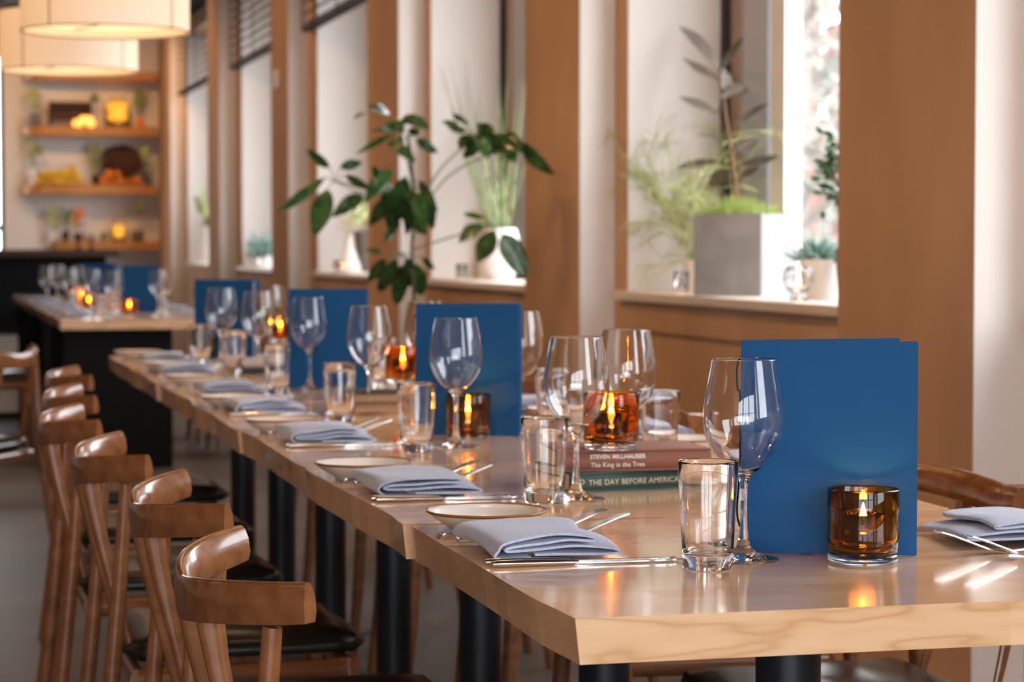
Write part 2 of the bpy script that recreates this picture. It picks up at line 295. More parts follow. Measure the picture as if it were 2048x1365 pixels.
# windows in the right wall: jamb lining, frame members, pane, sill
for i, (a, b) in enumerate(WINY):
    n = i+1
    bm = B()
    box(bm, XG, XG+.06, b-.03, b, SILL, HEAD); box(bm, XG, XG+.06, a, a+.05, SILL, HEAD)
    box(bm, XG, XG+.06, a, b, SILL, SILL+.04); box(bm, XG, XG+.06, a, b, HEAD-.05, HEAD)
    w = tag(obj(f'window_{n}', bm, M['frame_dark']), kind='structure')
    bm = B(); box(bm, XG+.03, XG+.12, b-.13, b-.03, SILL, HEAD); obj('inner_trim', bm, M['frame_tan'], w)
    bm = B(); box(bm, XG+.03, XG+.10, b-.40, b-.15, SILL, HEAD); obj('sliding_stile', bm, M['frame_grey'], w)
    bm = B(); box(bm, XG+.03, XG+.09, b-.56, b-.43, SILL, HEAD); obj('mullion', bm, M['frame_white'], w)
    bm = B(); box(bm, XG+.07, XG+.076, a+.05, b-.56, SILL+.04, HEAD-.05); obj('pane', bm, M['pane'], w)
    bm = B(); box(bm, XW+.002, XG+.13, b-.004, b+.012, SILL, HEAD); box(bm, XW+.002, XG+.13, a-.012, a+.004, SILL, HEAD)
    j = obj(f'trim_{n}', bm, M['jamb']); tag(j, kind='structure')
    bm = B(); box(bm, XW-.035, XG+.14, a-.04, b+.05, SILL-.032, SILL); bevel(bm, .006)
    obj('sill', bm, M['sill'], w)
    bm = B(); box(bm, XW-.012, XW+.01, a-.03, b+.04, SILL-.13, SILL-.033); obj('apron', bm, M['wall'], w)
for k, (a, b) in enumerate(BACKW):
    bm = B()
    for x in (a, (a+b)/2-.03, b-.06): box(bm, x, x+.06, -5.12, -5.06, .3, 3.0)
    for z in (.3, 1.75, 2.94): box(bm, a, b, -5.12, -5.06, z, z+.06)
    w = tag(obj(f'window_{len(WINY)+1+k}', bm, M['frame_dark']), kind='structure')
    bm = B(); box(bm, a, b, -5.1, -5.094, .3, 3.0); obj('pane', bm, M['pane'], w)
bm = B(); box(bm, .2, .24, FARY+.04, FARY+.1, .3, 2.9); box(bm, .82, .86, FARY+.04, FARY+.1, .3, 2.9); box(bm, .24, .82, FARY+.04, FARY+.1, 1.25, 1.31)
w = tag(obj(f'window_{len(WINY)+4}', bm, M['frame_dark']), kind='structure')
bm = B(); box(bm, .24, .82, FARY+.06, FARY+.066, .3, 2.9); obj('pane', bm, M['pane'], w)

# outside, beyond the windows
bm = B(); box(bm, 3.0, 60, -40, 130, -.4, -.3); tag(obj('ground', bm, M['pavement']), kind='structure')
bm = B(); box(bm, 19, 27, -6, 120, -.3, 5.2)
for y in range(-5, 118, 4):
    for z in (.6, 3.2): box(bm, 18.95, 19.1, y, y+1.6, z, z+1.4, mi=1)
tag(obj('neighbouring_building', bm, [M['stone'], M['frame_grey']]), 'pale plastered building across the street seen through the nearest window', 'building')
def tree(x, y, h, mt, label, seed):
    rnd = random.Random(seed); r = empty('street_tree', (x, y, -.3), 0, label, 'tree')
    bm = B(); tube(bm, [(0, 0, 0), (.05, .03, h*.3), (0, .1, h*.6), (.1, 0, h*.9)], [.16, .13, .09, .03], 8)
    for k in range(16):
        z = h*rnd.uniform(.3, .8); a = rnd.uniform(0, 2*PI); l = rnd.uniform(.8, 1.8)
        tube(bm, [(0, 0, z), (l*.5*math.cos(a), l*.5*math.sin(a), z+.5), (l*math.cos(a), l*math.sin(a), z+.9)], [.05, .03, .01], 5)
    obj('trunk', bm, M['bark'], r)
    bm = B()
    for k in range(900):
        a = rnd.uniform(0, 2*PI); rr = 1.9*rnd.random()**.5; z = h*.25+rnd.random()*h*.75; s = rnd.uniform(.05, .13)
        c = Vector((rr*math.cos(a), rr*math.sin(a), z)); q = Euler((rnd.uniform(0, 6), rnd.uniform(0, 6), 0)).to_matrix()
        vs = [bm.verts.new(c+q @ Vector(v)) for v in ((-s, 0, 0), (0, -s*.5, 0), (s, 0, 0), (0, s*.5, 0))]; bm.faces.new(vs)
    obj('foliage', bm, mt, r)
tree(9.6, 24.2, 5.2, M['tree_red'], 'thin reddish-brown tree outside the nearest window, left of the grey one', 1)
tree(8.0, 20.6, 4.6, M['tree_grey'], 'thin grey-green tree outside the nearest window, beside the wide pillar', 2)
tree(13, 33, 6, M['tree_grey'], 'pale bare street tree standing farthest off outside the nearest window', 3)

# blinds half raised at the tops of the windows
def blind(a, b, zb, label):
    r = empty('venetian_blind', (XP+.085, b+.12, CEIL), 0, label, 'blind', 'half-raised dark slatted blinds')
    L = b-a+.25; top = HEAD+.15
    bm = B(); z = zb+.05
    while z < top:
        box(bm, -.026, .026, -L, 0, -.003, .003, Matrix.Translation((0, 0, z-CEIL)) @ Matrix.Rotation(-.32, 4, 'Y')); z += .066
    obj('slats', bm, M['slat'], r)
    bm = B(); box(bm, -.03, .03, -L, 0, zb-CEIL, zb+.022-CEIL); obj('bottom_rail', bm, M['slat'], r)
    bm = B(); box(bm, -.035, .035, -L, 0, top-CEIL, 0); obj('head_rail', bm, M['slat'], r)
    for f in (.0, .5):
        bm = B(); box(bm, -.030, -.026, -f*L-.03, -f*L, zb-CEIL, top-CEIL); obj('ladder_tape', bm, M['slat'], r)
blind(*WINY[7], 2.47, 'dark slatted blind at the farthest window, beside the lamp shades')
blind(*WINY[6], 2.45, 'dark slatted blind at the second farthest window, its slats all in view')
blind(*WINY[5], 2.44, 'dark slatted blind cut off by the top edge, left of the big leafy plant')
bm = B(); box(bm, XP-.022, XP, 15.0, 15.1, 2.13, 2.25); bevel(bm, .006)
tag(obj('thermostat', bm, M['white_pot']), 'small tan thermostat box mounted high on the narrow pillar between the far windows', 'thermostat')

# ---------------------------------------------------------------- tables
TOP, THK = .75, .047
def slab(bm, L, Wd, seed, wave=.0055):
    """table board with a wavy edge on its left (x=0) side, corner at origin, top at z=0"""
    rnd = random.Random(seed); n = 40; f = [(rnd.uniform(4, 7), rnd.uniform(0, 6), 1), (rnd.uniform(9, 13), rnd.uniform(0, 6), .35)]
    def w(y, k): return wave*sum(a*math.sin(fr*y+ph+k) for fr, ph, a in f)*min(1, 8*y, 8*(L-y)) if 0 < y < L else 0
    rows = []
    for i in range(n+1):
        y = L*i/n
        rows.append([bm.verts.new(v) for v in ((w(y, 0), y, 0), (Wd-w(y, 2), y, 0), (Wd-w(y, 2.6), y, -THK), (.005+w(y, .7), y, -THK))])
    for a, b in zip(rows, rows[1:]):
        for k in range(4): bm.faces.new((a[k], a[(k+1) % 4], b[(k+1) % 4], b[k]))
    bm.faces.new(rows[0]); bm.faces.new(rows[-1][::-1])
    es = [e for e in bm.edges if e.calc_face_angle(0) > .8]
    bmesh.ops.bevel(bm, geom=es, offset=.0028, segments=3, affect='EDGES')
TX = [.641, .634, .638, .634, .641, .634, .640]
ordn = ['nearest', 'second', 'third', 'fourth', 'fifth', 'sixth', 'farthest']
for i in range(7):
    y0 = 2.253+.82*i
    t = empty('dining_table', (1.035, y0+.4, 0), 0, f'square maple table on a black pedestal, {ordn[i]} from the camera in the long row' if i not in (0,) else 'square maple table whose pale end edge faces the camera, nearest in the long row', 'table', 'square maple tables pushed together in a row')
    bm = B(); slab(bm, .803, .792, i+3)
    o = obj('tabletop', bm, M['maple'], t, smooth=True, angle=35); o.location = (TX[i]-1.035, -.4, TOP)
    pc = (.003, .04) if i == 0 else (0, 0)
    bm = B(); lathe(bm, [(0, .012), (.04, .012), (.04, .70), (0, .70)], 32, (pc[0], pc[1], 0)); obj('pedestal', bm, M['iron'], t, True, 40)
    bm = B(); box(bm, -.28, .28, -.25+pc[1], .25+pc[1], TOP-THK-.012, TOP-THK-.001); obj('mounting_plate', bm, M['iron'], t)
    bm = B(); lathe(bm, [(0, 0), (.26, 0), (.26, .006), (.05, .02), (.0, .02)], 40, (pc[0], pc[1], 0)); obj('floor_base', bm, M['iron'], t, True, 40)
# second row of tables farther back
for i in range(3):
    y0 = 11.79+2.02*i
    t = empty('dining_table', (1.11, y0+1, 0), 0, ['long maple table with black base farther back, set with glasses and a dark menu', 'second long maple table behind the far set table', 'third long maple table of the far row, mostly hidden', 'last long maple table of the far row below the shelves'][i], 'table', 'long maple tables of the far row')
    bm = B(); slab(bm, 2.0, .82, i+20); o = obj('tabletop', bm, M['maple'], t, True, 35); o.location = (-.40, -1, TOP)
    bm = B(); box(bm, -.36, .16, -.92, -.6, .0, TOP-THK-.001); obj('base_panel', bm, M['black'], t); bm = B(); box(bm, -.36, .16, .6, .92, .0, TOP-THK-.001); obj('base_panel', bm, M['black'], t)

# ---------------------------------------------------------------- chairs (facing +x; apex of the back at x=-.28)
def build_chair(label):
    r = empty('dining_chair', (0, 0, 0), 0, label, 'chair', 'brown wooden chairs with curved backrests')
    def crest(s):                     # s in -1..1
        a = abs(s); return Vector((-.28+.10*a**2.6, s*.258, .757+.023*a))
    bm = B(); rows = []; n = 48
    for i in range(n+1):
        s = -1+2*i/n; p = crest(s); t = (crest(min(1, s+.03))-crest(max(-1, s-.03))); t.z = 0; t.normalize()
        nrm = Vector((t.y, -t.x, 0))      # towards the sitter
        if nrm.x < 0 and abs(s) < .5: nrm = -nrm
        e = min(1, (1-abs(s))*14); hh = .050-.006*abs(s); th = .017+.005*(1-abs(s))
        prof = [(.001, -hh), (-.001, -hh*.5), (.001, -.004), (.004, -.0005), (.009, -.0005), (.014, -.004), (th+.003, -.016), (th+.006, -hh*.75), (th+.003, -hh), ]
        rows.append([bm.verts.new(p+nrm*u*(0.92+.08*e)+Vector((0, 0, v*(.97+.03*e)))) for u, v in prof])
    k = len(rows[0])
    for a, b in zip(rows, rows[1:]):
        for j in range(k): bm.faces.new((a[j], a[(j+1) % k], b[(j+1) % k], b[j]))
    bm.faces.new(rows[0]); bm.faces.new(rows[-1][::-1])
    obj('backrest', bm, M['walnut'], r, True, 50)
    for sg in (-1, 1):
        s = .86*sg; p = crest(s)
        bm = B(); tube(bm, cr([(p.x+.005, p.y, p.z-.047), (p.x-.012, p.y-.002*sg, .5), (p.x-.04, p.y+.004*sg, .22), (p.x-.07, p.y+.012*sg, 0)], 5), [.0105+.0035*min(1, i/6) if i < 8 else .0142-.0005*(i-8) for i in range(16)], 14)
        obj('rear_leg', bm, M['walnut'], r, True, 60)
        q = crest(.42*sg)
        bm = B(); tube(bm, cr([(q.x+.012, q.y, q.z-.046), (q.x+.022, q.y+.004*sg, .66), (q.x+.05, q.y+.012*sg, .54), (q.x+.075, q.y+.018*sg, .445)], 5), [.0155-.0006*i for i in range(16)], 12, flat=.5)
        obj('back_strut', bm, M['walnut'], r, True, 60)
        bm = B(); tube(bm, [(.17, .19*sg, .42), (.185, .20*sg, .2), (.205, .215*sg, 0)], [.017, .016, .012], 14); obj('front_leg', bm, M['walnut'], r, True, 60)
        bm = B(); tube(bm, [(-.19, .215*sg, .40), (.18, .193*sg, .40)], .013, 10, flat=1.5); obj('seat_rail', bm, M['walnut'], r, True, 60)
    for x, w_ in ((-.19, .215), (.172, .193)):
        bm = B(); tube(bm, [(x, -w_, .40), (x, w_, .40)], .013, 10, flat=1.5); obj('seat_rail', bm, M['walnut'], r, True, 60)
    # cushion
    bm = B(); nx = 14; g = {}
    def surf(u, v, top):
        w_ = .222-.018*(u+1)/2; x = .215*u; y = w_*v
        rr = (abs(u)**5+abs(v)**5)
        k_ = 1/max(1, rr)**.2; x *= k_; y *= k_
        d = max(0, 1-max(abs(u), abs(v)))
        h = .030*(1-(1-min(1, d*3.2))**2)
        return Vector((x-.0, y, .436+(h+.004*math.sin(9*u+5*v)*d if top else -h*.45)))
    for top in (0, 1):
        for i in range(nx+1):
            for j in range(nx+1):
                u, v = -1+2*i/nx, -1+2*j/nx
                edge = i in (0, nx) or j in (0, nx)
                if top and edge: g[(1, i, j)] = g[(0, i, j)]
                else: g[(top, i, j)] = bm.verts.new(surf(u, v, top))
        for i in range(nx):
            for j in range(nx): 
                f = [g[(top, i, j)], g[(top, i+1, j)], g[(top, i+1, j+1)], g[(top, i, j+1)]]
                bm.faces.new(f if top else f[::-1])
    obj('seat_cushion', bm, M['leather'], r, True)
    return r
L_CH = [(.285, 2.62), (.30, 3.37), (.268, 4.13), (.25, 4.94), (.30, 5.70), (.353, 6.56)]
lab = ['brown curved-back chair nearest the camera on the left side', 'second curved-back chair from the camera on the left side', 'third curved-back chair from the camera on the left side', 'fourth curved-back chair from the camera on the left side', 'fifth curved-back chair on the left side, small and blurred', 'farthest curved-back chair of the left row at the table end']
ch0 = build_chair(lab[0])
for i, (x, y) in enumerate(L_CH):
    c = ch0 if i == 0 else copy_tree(ch0)
    place(c, (x+.28, y, 0), 0, lab[i])
labr = ['window-side chair whose brown backrest shows right of the nearest blue menu', 'window-side chair hidden behind the nearest blue menu', 'window-side chair with its back showing between wine glass and tumbler near the books', 'window-side chair glimpsed right of the second blue menu', 'window-side chair behind the third blue menu', 'window-side chair at the far end of the near row']
for i, y in enumerate([3.30, 4.03, 4.80, 5.75, 6.45, 7.25]):
    place(copy_tree(ch0), (1.632-.28, y, 0), PI, labr[i])
for i, (x, y, rz, l) in enumerate([(.12, 8.2, 2.6, 'chair turned away from the tables at the left edge of the picture'), (-.05, 9.6, .2, 'dark blurred chair at the far left beside the far table'), (.42, 12.5, 0, 'chair at the left side of the far table, nearer one'), (.42, 13.4, 0, 'chair at the left side of the far table, farther one'), (1.76, 12.6, PI, 'chair at the window side of the far table'), (1.76, 13.5, PI, 'farther chair at the window side of the far table')]):
    place(copy_tree(ch0), (x, y, 0), rz, l)
# ---------------------------------------------------------------- glassware
def closed_parts(name_parts, prof, seg, mt, parent, zcuts, sm=40):
    """one closed lathed shell, its skin shared out between named parts by height"""
    full = B(); lathe(full, prof, seg); bmesh.ops.recalc_face_normals(full, faces=full.faces[:])
    for nm, lo, hi in zcuts:
        b2 = full.copy(); dead = [f for f in b2.faces if not (lo <= f.calc_center_median().z < hi)]
        bmesh.ops.delete(b2, geom=dead, context='FACES')
        me = bpy.data.meshes.new(nm); b2.to_mesh(me); b2.free(); me.materials.append(mt)
        for p in me.polygons: p.use_smooth = True
        o = bpy.data.objects.new(nm, me); COL.objects.link(o); o.parent = parent
    full.free()
def build_wine(label):
    r = empty('wine_glass', label=label, cat='glass', group='stemmed wine glasses on the near tables')
    out = [(0, .0004), (.030, .0004), (.0400, .0007), (.0415, .0014), (.040, .0026), (.030, .0044), (.018, .0080), (.0095, .0150), (.0062, .024), (.0046, .036), (.0040, .052), (.0038, .068), (.0042, .084), (.0056, .093), (.0090, .099), (.017, .1055), (.026, .1135), (.0345, .1235), (.0410, .1350), (.0460, .1480), (.0480, .1600), (.0478, .1720), (.0462, .1860), (.0440, .200), (.0412, .215), (.0382, .2312), (.0374, .2345)]
    bowl = cr([(x, 0, z) for x, z in out[13:]], 3); pts = out[:13]+[(p.x, p.z) for p in bowl]
    inn = [(.0366, .2350)] + [(max(0, x-.0010), z+.0002) for x, z in [(p.x, p.z) for p in bowl][::-1] if z > .1065]+[(.012, .1045), (.005, .1030), (0, .1026)]
    prof = pts+inn
    closed_parts(None, prof, 48, M['glass'], r, [('foot', -1, .020), ('stem', .020, .0945), ('bowl', .0945, 1)])
    return r
def build_tumbler(label):
    bm = B(); lathe(bm, [(0, .0015), (.020, .0015), (.026, 0), (.0285, .0008), (.0293, .003), (.0298, .02), (.0318, .06), (.0340, .10), (.0352, .1228), (.0350, .1242), (.0342, .1250), (.0333, .1243), (.0325, .122), (.0312, .10), (.0290, .06), (.0268, .024), (.024, .0175), (.014, .0155), (0, .0150)], 48)
    o = obj('water_glass', bm, M['glass'], None, True)
    return tag(o, label, 'glass', 'water tumblers on the near tables')
def flame_bm():
    bm = B(); lathe(bm, [(0, 0), (.0020, .0015), (.0042, .0050), (.0045, .008), (.0030, .0135), (.0010, .0185), (0, .0205)], 12); return bm
def build_holder(label):
    r = empty('candle_holder', label=label, cat='candle holder', group='amber glass candle holders on the near tables')
    bm = B(); lathe(bm, [(0, .010), (.038, .010), (.0418, .0125), (.0425, .03), (.0427, .06), (.0425, .0845), (.0418, .0865), (.0405, .0860), (.0398, .084), (.0397, .06), (.0394, .03), (.037, .0165), (0, .0150)], 48)
    obj('amber_glass', bm, M['amber'], r, True)
    bm = B(); lathe(bm, [(0, .0006), (.036, .0006), (.039, 0), (.0415, .002), (.0418, .006), (.0410, .0094), (0, .0094)], 48); obj('base', bm, M['smoke'], r, True)
    bm = B(); lathe(bm, [(0, .0156), (.024, .0156), (.0255, .020), (.0262, .056), (.0255, .0565), (.0248, .056), (.0242, .022), (0, .0195)], 32); ic = obj('inner_cup', bm, M['glass'], r, True)
    bm = B(); lathe(bm, [(0, .0200), (.0236, .0225), (.0239, .036), (.010, .0365), (0, .037)], 28); obj('wax', bm, M['wax'], ic, True, 50)
    bm = B(); tube(bm, [(0, 0, .0365), (.0006, 0, .046)], .0007, 6); obj('wick', bm, M['wick'], ic)
    o = obj('flame', flame_bm(), M['flame'], ic, True); o.location = (0, 0, .0455)
    return r
wl_ = ['large wine glass overlapping the left edge of the nearest blue menu', 'wine glass just left of the two titled books', 'wine glass behind the amber candle holder that stands on the titled books', 'wine glass in front of the second blue menu', 'wine glass half hidden behind the right edge of the second blue menu', 'wine glass overlapping the right edge of the third blue menu', 'wine glass in front of the left half of the third blue menu', 'wine glass seen as a sliver left of the second blue menu', 'wine glass at the right edge of the fourth, farthest near-row blue menu', 'wine glass in front of the middle of the fourth blue menu', 'blurred wine glass between the third and fourth blue menus', 'wine glass seen as a sliver left of the third blue menu']
w0 = build_wine(wl_[0]); w0.scale = (1.02, 1.02, 1.02)
for i, (x, y) in enumerate(WINE):
    place(w0 if i == 0 else copy_tree(w0), (x, y, TOP), i*.7, wl_[i])
tl_ = ['water tumbler nearest the camera, standing before the largest wine glass', 'water tumbler left of the titled books, behind the white plates', 'water tumbler behind the titled books, right of the amber candle holder', 'water tumbler in front of the left edge of the second blue menu', 'water tumbler seen through the wine glass left of the books', 'water tumbler in front of the right part of the third blue menu', 'water tumbler at the left edge of the third blue menu', 'small water tumbler beside the candle holder behind the third menu', 'blurred water tumbler below the fourth blue menu', 'farthest water tumbler of the near row, at the left corner of the fourth menu']
t0 = build_tumbler(tl_[0])
for i, (x, y) in enumerate(TUMBLER):
    o = t0 if i == 0 else t0.copy()
    if i: COL.objects.link(o)
    place(o, (x, y, TOP+.0002), i, tl_[i])
HZ = [0, .0635, 0, .048, 0, .044, 0]
hl_ = ['amber glass candle holder in front of the nearest blue menu', 'amber glass candle holder standing on the two titled books', 'amber glass candle holder in front of the second blue menu', 'amber glass candle holder on the dark books, left of the second menu', 'dark amber candle holder behind a tumbler at the third blue menu', 'bright orange candle holder just left of the third blue menu', 'dark red-brown candle holder behind the farthest tumbler of the near row']
h0 = build_holder(hl_[0])
for i, (x, y) in enumerate(HOLDER):
    place(h0 if i == 0 else copy_tree(h0), (x, y, TOP+HZ[i]+.0003), i*1.3, hl_[i])

# ---------------------------------------------------------------- menus
def build_menu(a, b, label, group='blue menus standing on the near tables'):
    ax, ay = a; d = Vector((b[0]-ax, b[1]-ay, 0)).normalized(); rz = math.atan2(d.y, d.x)
    r = empty('menu', (ax, ay, TOP), rz, label, 'menu', group); Wd, H = .212, .2585
    def leaf(nm, ang, off, w_, h_, t_, mt):
        bm = B(); box(bm, .004, w_, -t_/2, t_/2, .0005, h_, Matrix.Translation((0, off, 0)) @ Matrix.Rotation(ang, 4, 'Z'))
        bmesh.ops.bevel(bm, geom=bm.edges[:], offset=.0009, segments=2, affect='EDGES'); return obj(nm, bm, mt, r)
    leaf('front_cover', 0, 0, Wd, H, .0032, M['menu'])
    leaf('back_cover', .50, .007, Wd, H, .0032, M['menu'])
    leaf('page', .22, .004, Wd-.012, H-.006, .0008, M['paper'])
    bm = B(); box(bm, .0, .005, -.0016, .0095, .0005, H); bevel(bm, .001); obj('spine', bm, M['menu'], r)
    bm = B(); tube(bm, cr([(-.0015, .004, H-.02), (-.006, .004, H-.035), (-.005, .004, H-.06), (-.0015, .004, H-.07), (-.002, .004, .10), (-.005, .004, .05), (-.0015, .004, .03)], 5), .0012, 6); obj('binding_cord', bm, M['black'], r)
    return r
ml = ['blue cloth-covered menu standing nearest the camera, behind the amber candle holder', 'dark blue menu standing second from the camera, left of the titled books', 'blue menu standing third from the camera, below the leafy plant', 'dark blue menu standing fourth from the camera, at the far end of the near tables']
for (a, b), l in zip(MENU, ml): build_menu(a, b, l)
build_menu(FARMENU[0], FARMENU[1], 'dark blue menu standing on the far table behind its candle', 'dark menus on the far tables')
build_menu((1.02, 14.6), (1.2, 14.5), 'dark menu farther back on the far tables, left of the other', 'dark menus on the far tables')

# ---------------------------------------------------------------- books
def text(s, size, mt, parent, loc, cx='LEFT', depth=.0003, bold=0, sx=1):
    cu = bpy.data.curves.new('title', 'FONT'); cu.body = s; cu.size = size; cu.extrude = depth; cu.offset = bold; cu.align_x = cx; cu.space_character = 1.06
    tmp = bpy.data.objects.new('tmp', cu); COL.objects.link(tmp); cu.materials.append(mt)
    dg = bpy.context.evaluated_depsgraph_get(); dg.update()
    me = bpy.data.meshes.new_from_object(tmp.evaluated_get(dg)); bpy.data.objects.remove(tmp)
    o = bpy.data.objects.new('title_lettering', me); COL.objects.link(o)
    o.parent = [c for c in parent.children if c.name.startswith('cover')][0]; o.location = loc; o.rotation_euler = (PI/2, 0, 0); o.scale = (sx, 1, 1); return o
def book(loc, rz, L, Wd, H, cov, label, group=None, spine=None, pages='paper'):
    """spine runs along x on the -y side; corner at origin"""
    r = empty('book', loc, rz, label, 'book', group)
    bm = B(); box(bm, 0, L, .002, Wd, 0, .0028); box(bm, 0, L, .002, Wd, H-.0028, H); bevel(bm, .0006)
    n = 8; rows = []
    for x in (0, L):
        rows.append([bm.verts.new((x, .006-.007*math.sin(PI*k/n), H*k/n)) for k in range(n+1)] + [bm.verts.new((x, .008, H*k/n)) for k in range(n, -1, -1)])
    for k in range(len(rows[0])):
        j = (k+1) % len(rows[0]); bm.faces.new((rows[0][k], rows[0][j], rows[1][j], rows[1][k]))
    bm.faces.new(rows[0]); bm.faces.new(rows[1][::-1])
    obj('cover', bm, spine or cov, r, True, 30)
    bm = B(); box(bm, .003, L-.003, .009, Wd-.004, .003, H-.003); obj('pages', bm, M[pages], r)
    return r
bx, by = BOOKS[0]
g = 'two titled books stacked under the amber candle holder'
b1 = book((bx-.006, by+.0, TOP+.0003), .16, .245, .162, .0300, M['bk_green'], 'dark green book lettered in gold, lying under the brown book', g)
text('THE DAY BEFORE AMERICA', .0118, M['ink_gold'], b1, (.028, -.0022, .0105), sx=1.0)
text('ID', .011, M['ink_gold'], b1, (.010, -.0022, .0125))
b2 = book((bx-.018, by+.012, TOP+.0308), -.03, .236, .150, .0325, M['bk_brown'], 'brown book with white lettering on its spine, lying on the green book', g)
text('STEVEN MILLHAUSER', .0088, M['ink_white'], b2, (.0875, -.0022, .0195), 'CENTER', bold=.00022)
text('The King in the Tree', .0104, M['ink_white'], b2, (.0875, -.0022, .0068), 'CENTER', sx=.9)
bx, by = BOOKS[1]
g = 'pair of books under the candle holder left of the second menu'
book((bx+.15+.045, by+.155, TOP+.0003), PI+.03, .20, .14, .0225, M['bk_tan'], 'tan book lying under the dark book left of the second menu', g, pages='paper_warm')
b4 = book((bx+.15+.05, by+.165, TOP+.0232), PI-.02, .20, .14, .0245, M['bk_dark'], 'dark-covered book showing its page edges, topmost left of the second menu', g, pages='paper_warm')
bm = B(); box(bm, -.0015, .014, .012, .1375, .0015, .023); obj('blue_end_band', bm, M['bk_blue'], b4)
bx, by = BOOKS[2]
g = 'pair of pale books under the orange candle holder beside the third menu'
book((bx-.01, by+.02, TOP+.0003), .05, .20, .13, .0205, M['bk_dark'], 'dark book lying under the grey book left of the third menu', g)
book((bx-.01, by+.02, TOP+.0212), -.02, .19, .13, .0225, M['bk_grey'], 'grey book lying on the dark one left of the third menu', g)

# ---------------------------------------------------------------- place settings
def build_knife():
    bm = B()
    pts = [(0, 0, .0042), (.006, 0, .0046), (.03, 0, .0044), (.06, 0, .0040), (.09, 0, .0034), (.104, 0, .0030)]
    tube(bm, pts, [.0048, .0062, .0066, .0060, .0050, .0036], 12, flat=.62)
    k = obj('handle', bm, M['steel'], None, True, 50)
    return k
def knife(label=None):
    r = empty('table_knife', label=label, cat='knife', group='table knives laid by the napkins')
    k = build_knife(); k.parent = r
    bm = B(); top = []; n = 14
    prof = [(.100, -.003, .003), (.112, -.0045, .0045), (.13, -.006, .006), (.17, -.0075, .0065), (.205, -.0078, .0062), (.222, -.0066, .0058), (.232, -.002, .0045)]
    a = [[bm.verts.new((x, y0_, z)) for z in (.0016, .0034)] for x, y0_, y1_ in prof]; b_ = [[bm.verts.new((x, y1_, z)) for z in (.0018, .0030)] for x, y0_, y1_ in prof]
    for i in range(len(prof)-1):
        bm.faces.new((a[i][1], a[i+1][1], b_[i+1][1], b_[i][1])); bm.faces.new((a[i][0], b_[i][0], b_[i+1][0], a[i+1][0]))
        bm.faces.new((a[i][0], a[i+1][0], a[i+1][1], a[i][1])); bm.faces.new((b_[i][0], b_[i][1], b_[i+1][1], b_[i+1][0]))
    bm.faces.new((a[0][0], a[0][1], b_[0][1], b_[0][0])); bm.faces.new((a[-1][0], b_[-1][0], b_[-1][1], a[-1][1]))
    obj('blade', bm, M['steel'], r, True, 30)
    return r
def fork(label=None):
    r = empty('fork', label=label, cat='fork', group='forks tucked under the napkins')
    def ribbon(bm, pts, t=.0017):
        # pts: (x, z, halfwidth, yoff)
        rows = []
        for x, z, w, yo in pts: rows.append([bm.verts.new((x, yo+s*w, z+dz)) for s, dz in ((-1, 0), (1, 0), (1, t), (-1, t))])
        for p, q in zip(rows, rows[1:]):
            for k in range(4): bm.faces.new((p[k], p[(k+1) % 4], q[(k+1) % 4], q[k]))
        bm.faces.new(rows[0]); bm.faces.new(rows[-1][::-1])
    bm = B(); ribbon(bm, [(0, .0004, .006, 0), (.002, .0045, .0085, 0), (.008, .0068, .009, 0), (.03, .0070, .0072, 0), (.07, .0060, .0045, 0), (.11, .0030, .0030, 0), (.135, .0010, .0032, 0)], .0022)
    obj('handle', bm, M['steel'], r, True, 40)
    bm = B(); ribbon(bm, [(.133, .0010, .0034, 0), (.142, .0008, .0078, 0), (.155, .0030, .0110, 0), (.168, .0075, .0118, 0)])
    for k in range(4):
        yo = -.0096+.0064*k; ribbon(bm, [(.167, .0073, .0019, yo), (.19, .0160, .0017, yo), (.212, .0243, .0014, yo), (.228, .0290, .0008, yo)])
    obj('tines', bm, M['steel'], r, True, 40)
    return r
